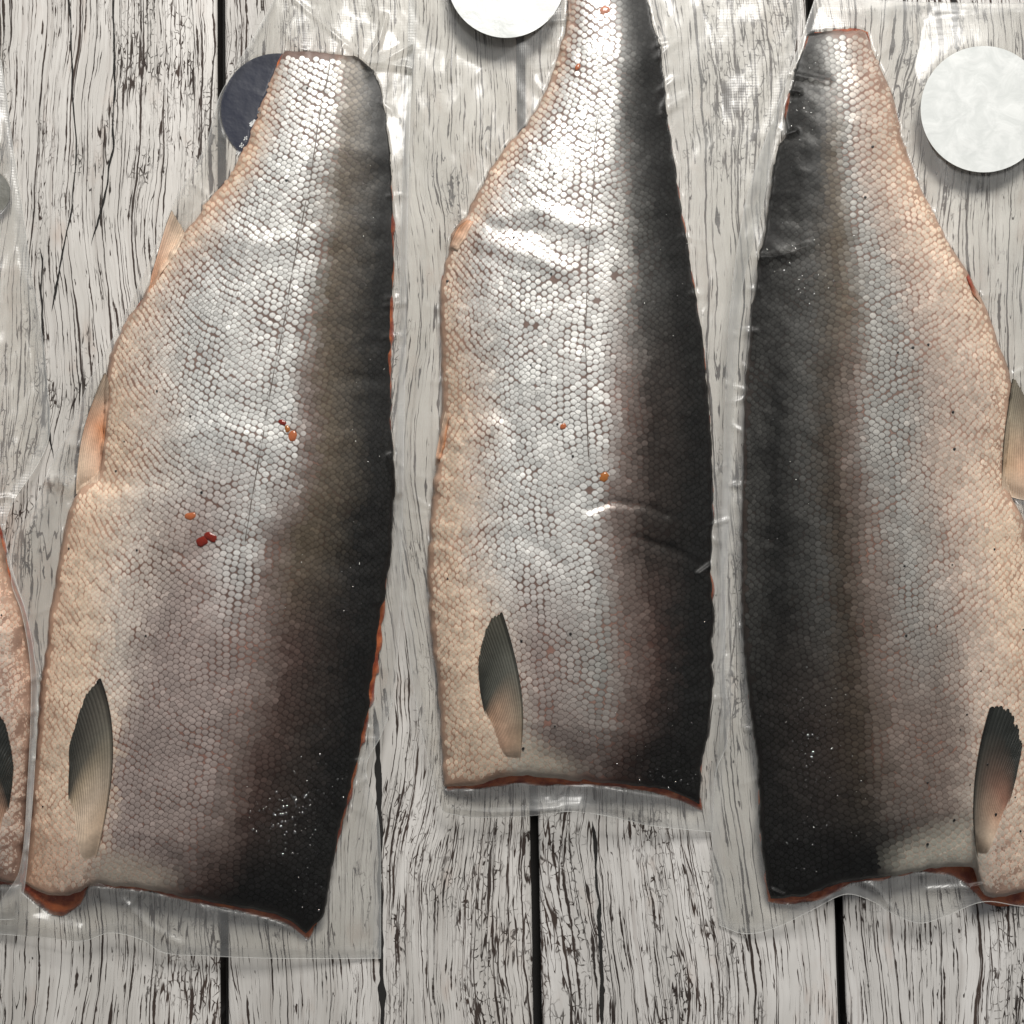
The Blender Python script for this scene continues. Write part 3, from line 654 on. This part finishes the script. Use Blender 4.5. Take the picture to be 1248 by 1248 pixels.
F3 = dict(seed=37, thick=[15, 17, 20, 24, 26, 25], dorsal='L', base=(1075, 600), label='fillet at right with its black back facing left and pale belly right',
  L=[(986,42),(972,80),(966,105),(959,138),(957,163),(947,182),(941,224),(934,270),(926,314),(918,365),(909,456),(906,520),(905,616),(905,760),(909,810),(912,860),(920,905),(924,952),(927,1016),(933,1065),(938,1094)],
  R=[(1056,40),(1061,54),(1072,80),(1084,106),(1095,144),(1104,183),(1120,224),(1136,256),(1156,295),(1180,333),(1199,370),(1217,418),(1232,466),(1229,520),(1227,590),(1250,640),(1268,750),(1280,900),(1285,1000),(1292,1085)],
  T=[(986,42),(1005,39),(1030,37),(1045,36),(1056,40)],
  B=[(938,1094),(983,1092),(1008,1083),(1037,1076),(1085,1068),(1120,1061),(1160,1056),(1188,1060),(1202,1092),(1248,1087),(1292,1085)],
  lateral=[(1022,-60),(1026,60),(1032,200),(1040,320),(1040,450),(1042,600),(1048,750),(1058,900),(1066,1000),(1075,1200)], scale=(9.0, 7.5), lost=1.1, specks=26,
  rows=[(60,[(0,'black'),(.3,'dgrey'),(.55,'sgrey'),(.72,'pgrey'),(1,'tan')]),
        (200,[(0,'black'),(.32,'black'),(.42,'brown'),(.52,'sgrey'),(.62,'pgrey'),(.8,'tan'),(1,'cream')]),
        (350,[(0,'black'),(.25,'dgrey'),(.40,'brown'),(.50,'sgrey'),(.58,'sgrey'),(.68,'pgrey'),(.85,'tan'),(1,'cream')]),
        (500,[(0,'dgrey'),(.12,'black'),(.23,'dgrey'),(.32,'bblack'),(.41,'mgrey'),(.47,'sgrey'),(.58,'sgrey'),(.70,'pgrey'),(.90,'tan'),(1,'cream')]),
        (700,[(0,'dgrey'),(.12,'black'),(.26,'dgrey'),(.34,'bblack'),(.43,'mgrey'),(.55,'sgrey'),(.70,'pgrey'),(.82,'tan'),(.9,'cream'),(1,'cream')]),
        (900,[(0,'black'),(.22,'dark'),(.34,'bblack'),(.46,'mgrey'),(.60,'mgrey'),(.72,'pgrey'),(.82,'tan'),(1,'cream')]),
        (1060,[(0,'black'),(.34,'black'),(.46,'dgrey'),(.60,'mgrey'),(.72,'pale'),(.80,'tan'),(1,'cream')])],
  patches=[([(1085,1046),(1120,1024),(1155,1008),(1188,1000),(1194,1056),(1150,1062),(1085,1070)], (.54,.52,.45), 14)],
  bare=[[(1195,1010),(1248,1010),(1300,1100),(1195,1100)]],
  flesh=dict(L=[(0,2),(.08,-3),(.14,5),(.19,-3),(.25,-2),(.4,-4),(1,1)], R=[(0,2),(.1,-3),(.45,-3),(1,-3)], T=[(0,0),(1,1)], B=[(0,6),(.12,10),(.2,9),(.3,2),(.5,3),(.66,16),(.72,34),(.78,12),(.82,7),(.9,17),(1,18)]),
  folds=[([(968,92),(1010,100)],6,-2.0),([(926,250),(960,245)],9,-1.4),([(922,312),(965,308)],6,1.6),([(908,585),(935,560)],10,-1.2),([(912,850),(960,862)],9,-1.0)],
  fins=[dict(name='pectoral_fin', B0=(1204,1046), C0=(1228,1000), B1=(1194,1054), C1=(1175,963), E=[(1240,940),(1246,908),(1242,884),(1228,866),(1207,861)], rays=13,
             cols=[(0,CR,(.30,.22,.16)),(.22,CR,(.16,.135,.11)),(.40,PK,(.085,.08,.068)),(.58,(.34,.17,.12),(.05,.05,.043)),(.75,(.10,.06,.045),(.03,.03,.026)),(.88,DK,DK),(1,DK,(.018,.02,.018))], lift=.5, fray=1.8),
        dict(name='pelvic_fin', sink=0.0, B0=(1252,610), C0=(1257,550), B1=(1221,604), C1=(1219,535), E=[(1252,492),(1245,474),(1235,462)], rays=8, cols=[(0,CR,CR),(.3,PK,(.45,.33,.22)),(.7,(.30,.24,.18),(.30,.26,.2)),(1,(.18,.15,.12),(.2,.18,.14))], lift=.6, zmin=3),
        dict(name='anal_fin', sink=0.0, B0=(1187,362), C0=(1182,350), B1=(1197,374), C1=(1188,352), E=[(1178,338),(1179,335),(1181,334)], rays=4, cols=[(0,ORG,CR),(.5,(.30,.07,.03),(.30,.07,.03)),(1,RD,RD)], lift=.6, zmin=3)])
F4 = dict(seed=53, dorsal='L', base=(-130, 800), label='pinkish belly of a fillet cut off by the left edge',
  L=[(-140,90),(-190,250),(-240,420),(-285,620),(-300,800),(-290,950),(-270,1070)],
  R=[(-60,90),(-55,250),(-40,420),(-22,560),(0,655),(9,697),(28,751),(37,800),(42,850),(37,916),(33,980),(28,1040),(24,1076)],
  T=[(-140,90),(-100,85),(-60,90)], B=[(-270,1070),(-160,1070),(-60,1066),(-30,1074),(24,1076)],
  lateral=[(-100,-60),(-120,300),(-140,700),(-140,1200)], scale=(8.7, 7.3), specks=4,
  rows=[(90,[(0,'black'),(.4,'dgrey'),(.55,'silver'),(.8,'pgrey'),(1,'pink')]),
        (600,[(0,'black'),(.4,'bblack'),(.5,'mgrey'),(.7,'spink'),(.88,'tan'),(1,'pink')]),
        (1070,[(0,'black'),(.4,'bblack'),(.5,'mgrey'),(.7,'spink'),(.86,'pgrey'),(1,'tan')])],
  bare=[[(-40,640),(30,640),(60,900),(10,900),(-20,800)]],
  flesh=dict(L=[(0,2),(1,2)], R=[(0,3),(.45,4),(.55,6),(.62,5),(.68,0),(1,1)], T=[(0,2),(1,2)], B=[(0,6),(.8,6),(1,3)]),
  fins=[dict(name='pectoral_fin', B0=(-2,1042), C0=(8,1000), B1=(-22,1052), C1=(-48,950), E=[(14,964),(15,922),(8,888),(-4,868)], rays=12,
             cols=[(0,CR,TN),(.3,PK,TN),(.55,(.34,.20,.14),GR),(.75,DK,DK),(1,DK,DK)], lift=.5)])
fish = [fillet(f) for f in (F1, F2, F3, F4)]
maps = [f[1] for f in fish]

# ------------------------------------------------------------------ vacuum bags
def drape(m, lifts):
    """height of a film laid over the body: hugs it, then runs down to the table in a short slope"""
    q = 3
    Z = np.where(m.inside, m.z + 1.0 * MM, 0)[::q, ::q]
    F = Z.copy(); st = q * .42 * MM
    for i in range(34):
        s = st * (1.25 if i < 4 else .62 if i < 10 else .30)
        G = F.copy()
        G[1:] = np.maximum(G[1:], F[:-1] - s); G[:-1] = np.maximum(G[:-1], F[1:] - s)
        G[:, 1:] = np.maximum(G[:, 1:], F[:, :-1] - s); G[:, :-1] = np.maximum(G[:, :-1], F[:, 1:] - s)
        d = s * 1.414
        G[1:, 1:] = np.maximum(G[1:, 1:], F[:-1, :-1] - d); G[1:, :-1] = np.maximum(G[1:, :-1], F[:-1, 1:] - d)
        G[:-1, 1:] = np.maximum(G[:-1, 1:], F[1:, :-1] - d); G[:-1, :-1] = np.maximum(G[:-1, :-1], F[1:, 1:] - d)
        F = G
    F = blur(F, 1, 2)
    F = np.kron(F, np.ones((q, q)))[:MH, :MW]; F = np.pad(F, ((0, MH - F.shape[0]), (0, MW - F.shape[1])), 'edge')
    F = blur(F, 2, 2)
    F = blur(np.where(m.inside, np.maximum(F, m.z + .9 * MM), F), 3, 2)
    return np.where(m.inside, np.maximum(F, m.z + .75 * MM), F)

def bag(spec, m):
    nz = VNoise(spec['seed']); 
    root = empty('vacuum_bag', tuple(w3(*spec['base'], 0.0)), spec['label'], 'plastic bag', 'clear vacuum bags')
    st = 2.6
    wid = max(abs(spec['R'][i][0] - spec['L'][j][0]) for i in range(len(spec['R'])) for j in range(len(spec['L'])))
    nu = int(wid / st); nv = int((spec['B'][0][1] - spec['T'][0][1]) / st)
    P = coons(spec['L'], spec['R'], spec['T'], spec['B'], nu, nv)
    x, y = P[..., 0], P[..., 1]
    D = drape(m, None); base = spec.get('z', 1.4) * MM
    ins = look(blur((m.inside | m.wet).astype(float), 2, 1), x, y)
    z = np.maximum(look(D, x, y), base)
    free = 1 - smooth(ins, .2, .9)
    uu, vv = np.meshgrid(np.linspace(0, 1, nu), np.linspace(0, 1, nv))
    rimd = np.minimum(np.minimum(uu, 1-uu) * nu, np.minimum(vv, 1-vv) * nv)
    # loose film buckles in long soft waves and small puckers
    z = z + free * ((nz.fbm(x/70, y/110, 3) - .35).clip(0) * 7.0 + (nz.fbm(x/22, y/30, 3) - .5) * 1.5) * MM * np.clip(rimd / 4, .25, 1)
    z = z + (1 - free) * (nz.fbm(x/26, y/26, 2) - .5) * .35 * MM
    for pts, wd, h in spec.get('creases', []): z = z + ridge(x, y, pts, wd) * h * MM
    rc = np.random.default_rng(spec['seed'] + 900); ed_ = m.inside & ~(blur(m.inside.astype(float), 1, 1) > .99)
    ey, ex = np.nonzero(ed_); gxm = blur(m.inside.astype(float), 12, 2); gy_, gx_ = np.gradient(gxm)
    for k in rc.choice(len(ex), min(46, len(ex)), replace=False):
        nx_, ny_ = -gx_[ey[k], ex[k]], -gy_[ey[k], ex[k]]; nn = math.hypot(nx_, ny_) + 1e-9
        an = math.atan2(ny_, nx_) + rc.normal(0, .55); ln = rc.uniform(14, 52); x0_, y0_ = ex[k] + X0, ey[k] + Y0
        pts = [(x0_ - 6*math.cos(an), y0_ - 6*math.sin(an)), (x0_ + ln*.5*math.cos(an), y0_ + ln*.5*math.sin(an)), (x0_ + ln*math.cos(an + .25), y0_ + ln*math.sin(an + .25))]
        box = (x > x0_ - 80) & (x < x0_ + 80) & (y > y0_ - 80) & (y < y0_ + 80)
        if not box.any(): continue
        dd_ = np.hypot(x[box] - x0_, y[box] - y0_)
        z[box] += ridge(x[box], y[box], pts, rc.uniform(2.4, 4.2)) * rc.uniform(.5, 1.7) * MM * (1 - smooth(dd_, ln*.3, ln*1.05)) * (.35 + .65 * free[box])
    for cx_, cy_, r_, h in spec.get('lifts', []):
        d = np.hypot(x - cx_, y - cy_); z = np.maximum(z, h * MM * (1 - smooth(d, r_ * .95, r_ * 1.9)))
    for cx_, cy_, r_ in spec.get('stuck', []): free = free * smooth(np.hypot(x - cx_, y - cy_), r_ * .97, r_ * 1.08)
    z = np.maximum(z, .9 * MM)
    V = w3(x, y, z).reshape(-1, 3)
    film = mesh_obj('film', V, grid_faces(nv, nu), M_film, root, True, attrs={'cling': ((1 - free) - .9 * free * (1 - smooth(rimd, 2.5, 6.0))).ravel()})
    # bottom sheet under the fish
    nb_u, nb_v = max(8, nu // 10), max(20, nv // 10)
    Pb = coons(spec['L'], spec['R'], spec['T'], spec['B'], nb_u, nb_v)
    mesh_obj('back_film', w3(Pb[..., 0], Pb[..., 1], .45 * MM).reshape(-1, 3), grid_faces(nb_v, nb_u), M_back, root, True, attrs={'cling': np.zeros(nb_u*nb_v)})
    # welded rim
    lp = np.concatenate([np.arange(0, nu), np.arange(1, nv)*nu + nu-1, (nv-1)*nu + np.arange(nu-2, -1, -1), np.arange(nv-2, 0, -1)*nu])
    c = V[lp]; n = len(c); tan = np.roll(c, -1, 0) - np.roll(c, 1, 0); tan /= np.linalg.norm(tan, axis=1)[:, None]
    side = np.cross(tan, [0, 0, 1]); side /= np.linalg.norm(side, axis=1)[:, None] + 1e-9
    r_ = .22 * MM
    ring = [c + side*r_, c + np.array([0, 0, r_]), c - side*r_, c - np.array([0, 0, r_])]
    RV = np.stack(ring, 1).reshape(-1, 3); i = np.arange(n)[:, None]; j = (i + 1) % n; k = np.arange(4)[None]; k2 = (k+1) % 4
    RF = np.stack([i*4+k, j*4+k, j*4+k2, i*4+k2], -1).reshape(-1, 4)
    mesh_obj('welded_edge', RV, RF, M_rim, root, True)
    # trapped droplets and bubbles under the film, mostly along the back
    BV = []; BF = []
    for (cx_, cy_, sx_, sy_, cnt, rmax) in spec.get('bubbles', []):
        for _ in range(cnt):
            bx, by = rng.normal(cx_, sx_), rng.normal(cy_, sy_)
            zb = float(look(np.where(m.inside, m.z, np.nan), bx, by))
            if math.isnan(zb): continue
            r0 = rmax * (.25 + .75 * rng.random()**2); ex = rng.uniform(.6, 1.6); b0 = len(BV); A = rng.uniform(0, 3.14)
            for ring_, (rr, hh) in enumerate(((1, .35), (.62, .95))):
                for q in np.linspace(0, 2*math.pi, 7)[:-1]:
                    ox, oy = rr*r0*math.cos(q)*ex, rr*r0*math.sin(q)
                    BV.append(w3(bx + ox*math.cos(A) - oy*math.sin(A), by + ox*math.sin(A) + oy*math.cos(A), zb + (.55 + hh * r0 * .30) * MM))
            BV.append(w3(bx, by, zb + (.55 + 1.1 * r0 * .30) * MM))
            for q in range(6):
                q2 = (q+1) % 6; BF += [(b0+q, b0+6+q, b0+6+q2), (b0+q, b0+6+q2, b0+q2), (b0+6+q, b0+12, b0+6+q2)]
    if BV: mesh_obj('trapped_droplets', BV, BF, M_drop, film, True, kind='stuff')
    return root, (x, y, z)
def rim_material():
    t = NT('welded_film_edge')
    tr = t.n('ShaderNodeBsdfTransparent'); pr = t.bsdf(Base_Color=(.82, .82, .80), Roughness=.25)
    m = t.n('ShaderNodeMixShader'); t.put(m.inputs[0], .24); t.put(m.inputs[1], tr.outputs[0]); t.put(m.inputs[2], pr); return t.done(m.outputs[0])
def drop_material():
    t = NT('trapped_droplet')
    tr = t.n('ShaderNodeBsdfTransparent'); gl = t.n('ShaderNodeBsdfGlossy'); t.put(gl.inputs['Roughness'], .12); t.put(gl.inputs['Color'], 1.0)
    m = t.n('ShaderNodeMixShader'); t.put(m.inputs[0], .30); t.put(m.inputs[1], tr.outputs[0]); t.put(m.inputs[2], gl.outputs[0]); return t.done(m.outputs[0])
M_rim = rim_material(); M_drop = drop_material()

B1 = dict(seed=3, base=(260, 600), label='clear bag round the left fillet, its tail end reaching the top edge', z=1.3,
  L=[(345,-40),(333,0),(308,46),(270,112),(262,135),(250,179),(212,246),(179,325),(146,396),(108,467),(88,517),(62,567),(40,620),(19,651),(14,709),(26,745),(36,800),(38,850),(34,950),(24,1060),(0,1100),(-20,1137)],
  R=[(505,-40),(503,60),(498,200),(493,500),(490,650),(489,707),(487,760),(480,845),(465,895),(447,930),(450,960),(459,985),(463,1020),(464,1090),(464,1168)],
  T=[(345,-40),(420,-40),(505,-40)],
  B=[(-20,1137),(60,1143),(100,1147),(135,1137),(172,1145),(200,1161),(256,1165),(340,1168),(464,1168)],
  creases=[([(447,76),(470,72),(502,54)],4.0,4.4),([(447,78),(480,79),(508,84)],3.6,3.8),([(448,72),(462,50),(470,20)],3.2,2.4),([(60,585),(85,592)],8,5.5),([(72,580),(84,600)],4,3.5),([(38,1124),(95,1136)],13,6.0),([(150,1098),(180,1128),(220,1150)],4,2.2),([(437,932),(425,1010),(400,1060)],6,3),([(360,0),(440,70)],2.6,1.2),([(478,560),(486,600)],5,4)],
  lifts=[], stuck=[(338,134,69)], bubbles=[(345,985,18,14,60,2.6),(390,960,28,30,60,1.5),(372,1040,20,45,60,1.4),(330,1020,14,20,20,1.6),(440,350,18,140,60,1.1),(420,700,30,90,60,1.0)])
B2 = dict(seed=5, base=(690, 520), label='clear bag round the middle fillet, glossy welded seam at its lower end', z=1.9,
  L=[(499,-40),(497,60),(491,200),(487,400),(486,600),(489,707),(498,790),(507,856),(519,915),(530,960),(540,990)],
  R=[(980,-40),(972,40),(950,130),(930,250),(905,350),(895,500),(888,650),(884,760),(884,830),(889,872),(884,912),(873,940),(868,1014)],
  T=[(499,-40),(740,-40),(980,-40)],
  B=[(540,990),(572,996),(610,996),(648,994),(696,989),(748,996),(792,1006),(868,1014)],
  creases=[([(552,40),(549,95)],3,2.6),([(565,270),(552,280),(543,300)],3,2.2),([(655,990),(705,986)],13,6.0),([(546,985),(600,990),(680,985)],3,1.2),([(866,690),(852,700)],3.5,2.0),([(812,130),(835,118)],5,2.0),([(688,24),(672,26)],4,1.6),([(690,58),(665,60)],3,1.6)],
  lifts=[(617,-26,74,7.0)], bubbles=[(800,870,40,60,70,1.0),(830,300,20,150,60,1.0),(800,945,40,10,30,1.6)])
B3 = dict(seed=8, base=(1080, 600), label='clear bag round the right fillet, lapping over the middle bag', z=1.6,
  L=[(994,-4),(972,60),(940,150),(908,250),(888,400),(881,600),(879,760),(881,850),(874,930),(868,1000),(870,1060),(877,1128)],
  R=[(1335,4),(1335,400),(1335,800),(1335,1108)],
  T=[(994,-4),(1140,3),(1335,4)],
  B=[(877,1128),(908,1138),(944,1131),(990,1109),(1030,1090),(1060,1097),(1095,1117),(1123,1125),(1151,1117),(1199,1099),(1248,1105),(1335,1108)],
  creases=[([(922,314),(945,314),(985,300)],3.5,2.6),([(962,110),(975,112)],3,2),([(955,165),(970,160)],3,2.4),([(884,800),(890,870),(884,915)],3,2.4),([(1066,1080),(1085,1105)],3,2.0),([(1130,1085),(1200,1080)],4,2.2),([(940,1085),(955,1092)],3,2.5),([(1010,100),(960,90)],3,1.2)],
  lifts=[(1199,133,80,8.0)], bubbles=[(995,880,22,50,110,1.3),(985,910,10,14,25,2.2),(1000,990,30,50,70,1.2),(985,320,25,30,60,1.8),(975,130,14,40,40,1.5),(1060,900,60,120,40,1.0),(960,620,20,60,40,1.2)])
B4 = dict(seed=13, base=(-130, 700), label='clear bag cut off by the left edge, with a round sticker showing through', z=1.2,
  L=[(-330,20),(-330,500),(-330,1125)], R=[(-12,20),(4,90),(16,180),(28,260),(38,330),(50,400),(58,470),(60,530),(46,566),(16,612),(6,645),(14,690),(32,748),(42,800),(46,850),(42,940),(36,1020),(30,1080),(20,1120)],
  T=[(-330,20),(-150,20),(-12,20)], B=[(-330,1125),(-150,1128),(20,1120)],
  creases=[([(2,646),(16,642)],3,2.5)], lifts=[], stuck=[(-17,235,29)], bubbles=[])
bags = [bag(s, m) for s, m in zip((B1, B2, B3, B4), maps)]

# ------------------------------------------------------------------ stickers
def disc(name, cx_, cy_, r_px, zfun, mat, th=.35, nr=14, na=72, parent=None):
    V = []; rr = np.linspace(0, 1, nr + 1)[1:]
    q = np.linspace(0, 2*math.pi, na, endpoint=False)
    xs = np.concatenate([[cx_]] + [cx_ + r*r_px*np.cos(q) for r in rr]); ys = np.concatenate([[cy_]] + [cy_ + r*r_px*np.sin(q) for r in rr])
    zt = zfun(xs, ys); W = w3(xs, ys, zt); W2 = W.copy(); W2[:, 2] -= th * MM; n = len(W)
    F = []
    for k in range(na): F.append((0, 1 + (k+1) % na, 1 + k))
    for i in range(nr-1):
        a = 1 + i*na; b = a + na
        for k in range(na): F.append((a+k, a+(k+1) % na, b+(k+1) % na, b+k))
    F2 = [tuple(v + n for v in f[::-1]) for f in F]; a = 1 + (nr-1)*na
    o = mesh_obj(name, np.concatenate([W, W2, W[a:a+na], W2[a:a+na]]), F + F2 + [(2*n+k, 2*n+(k+1) % na, 2*n+na+(k+1) % na, 2*n+na+k) for k in range(na)], mat, parent, True)
    return o
def sticker_white():
    t = NT('white_sticker_paper'); v = t.obj(); n = t.noise(v, 90, 5, .65, dist=.8); f = t.noise(v, 500, 3, .6)
    c = t.mix(t.step(n, .35, .7), (.60, .62, .61), (.72, .735, .725))
    return t.done(t.bsdf(Base_Color=c, Roughness=.32, Normal=t.bump(t.math('ADD', n, t.math('MULTIPLY', f, .15)), .14, .0015)))
M_white = sticker_white()
nzs = VNoise(77)
zs_ = lambda h, tilt=0.0, cx_=0: (lambda x, y: (h + tilt*(x - cx_) + (nzs.fbm(x/25, y/25, 2) - .5) * .5) * MM)
tag(disc('round_sticker', 617, -26, 72, zs_(10.6), M_white), 'white round sticker cut by the top edge, on the middle bag', 'sticker', 'round stickers on the bags')
tag(disc('round_sticker', 1199, 133, 77, zs_(9.6), M_white), 'white round sticker near the upper right corner, whole but for its right edge', 'sticker', 'round stickers on the bags')
M_navy = simple('navy_printed_paper', (.018, .022, .042), .38, bump=(60, .3, .002))
nav = empty('round_sticker', tuple(w3(336, 136, 0.0)), 'navy round sticker with tiny white print, half under the left fillet tail', 'sticker', 'round stickers on the bags')
face = disc('sticker_face', 338, 134, 69, lambda x, y: np.full(x.shape, .78*MM), M_navy, th=.2, parent=nav)
M_print = simple('white_print', (.62, .64, .66), .5)
def stroke(parts, name):
    V = []; F = []
    for (x1, y1, x2, y2, wd) in parts:
        d = math.hypot(x2-x1, y2-y1); nx_, ny_ = -(y2-y1)/d*wd/2, (x2-x1)/d*wd/2; b = len(V)
        for qx, qy in ((x1+nx_, y1+ny_), (x2+nx_, y2+ny_), (x2-nx_, y2-ny_), (x1-nx_, y1-ny_)): V.append(w3(qx, qy, .84*MM))
        F.append((b+3, b+2, b+1, b))
    return mesh_obj(name, V, F, M_print, face, False)
stroke([(315.5,138,321,128,2.4),(318,135,322,132,1.2)], 'printed_letter')
stroke([(305,154,311,146,3.0),(304,151,308,148,1.6),(309,155,312,150,1.2)], 'printed_letter')
stroke([(297,171,301,166,1.2),(298,167,301,170,1.2)], 'printed_letter')
stroke([(292,179,295,174,1.4),(294,180,297,176,1.2),(293,176,296,179,1.2)], 'printed_letter')
stroke([(288,188,290,184,1.2),(290,189,293,185,1.2),(288,184,292,186,1.0)], 'printed_letter')
M_grey = simple('grey_clear_sticker', (.16, .16, .145), .5, bump=(400, .5, .001))
tag(disc('round_sticker', -17, 235, 29, zs_(4.6), M_grey), 'grey oval sticker just showing at the left edge', 'sticker', 'round stickers on the bags')

# ------------------------------------------------------------------ fish eggs pressed under the film
def egg_material(name, c):
    t = NT(name); n = t.noise(t.obj(), 600, 3, .6)
    return t.done(t.bsdf(Base_Color=t.mix(n, tuple(v*.6 for v in c), c), Roughness=.14, Subsurface_Weight=.2, Subsurface_Radius=(.003, .001, .0005), Subsurface_Scale=1.0))
M_eggr = egg_material('egg_red', (.24, .024, .014)); M_eggo = egg_material('egg_orange', (.50, .15, .06)); M_eggb = egg_material('egg_amber', (.45, .16, .04))
def egg(x_, y_, rx, ry, rot, m, mat, label):
    z0 = float(look(np.where(m.inside, m.z, .02), x_, y_)); V = []; F = []; na, nr = 14, 6; r_ = np.random.default_rng(int(x_*7+y_))
    wob = 1.1 + .2*np.cos(np.linspace(0, 2*math.pi, na, endpoint=False)*2 + r_.uniform(0, 6)) + r_.normal(0, .10, na)
    for i in range(nr):
        f = math.cos(i/nr*math.pi/2); hz = math.sin(i/nr*math.pi/2)
        for k in range(na):
            q = 2*math.pi*k/na; ox, oy = rx*f*wob[k]*math.cos(q), ry*f*wob[k]*math.sin(q)
            V.append(w3(x_ + ox*math.cos(rot) - oy*math.sin(rot), y_ + ox*math.sin(rot) + oy*math.cos(rot), z0 + (-.1 + .88*hz)*MM))
    V.append(w3(x_, y_, z0 + .80*MM))
    for i in range(nr-1):
        for k in range(na): F.append((i*na+k, (i+1)*na+k, (i+1)*na+(k+1) % na, i*na+(k+1) % na))
    for k in range(na): F.append(((nr-1)*na+k, len(V)-1, (nr-1)*na+(k+1) % na))
    return tag(mesh_obj('fish_egg', V, F, mat, None, True), label, 'fish egg', 'fish eggs pressed under the film')
egg(246, 660, 7, 6, .5, maps[0], M_eggr, 'dark red egg, left half of the red pair on the left fillet')
egg(256, 654, 6.5, 6, .9, maps[0], M_eggr, 'dark red egg, right half of the red pair on the left fillet')
egg(232, 629, 6, 5, .1, maps[0], M_eggo, 'pale orange egg just above the red pair on the left fillet')
egg(344, 515, 4.5, 4, .9, maps[0], M_eggr, 'small red brown egg beside the dark back of the left fillet')
egg(350, 523, 4, 4, .4, maps[0], M_eggb, 'small amber egg, middle of three in a row on the left fillet')
egg(356, 532, 6, 5.5, .1, maps[0], M_eggo, 'orange egg, lowest of three in a row on the left fillet')
egg(686, 520, 3, 4.5, .1, maps[1], M_eggo, 'tiny orange egg halfway down the silver middle fillet')
egg(736, 581, 6, 5, .2, maps[1], M_eggb, 'amber egg above the dark crease of the middle fillet')
egg(737, 13, 6, 5, .5, maps[1], M_eggo, 'orange egg on the tail of the middle fillet by the top edge')
egg(704, 82, 3.2, 4, .3, maps[1], M_eggo, 'tiny orange egg lower on the tail of the middle fillet')
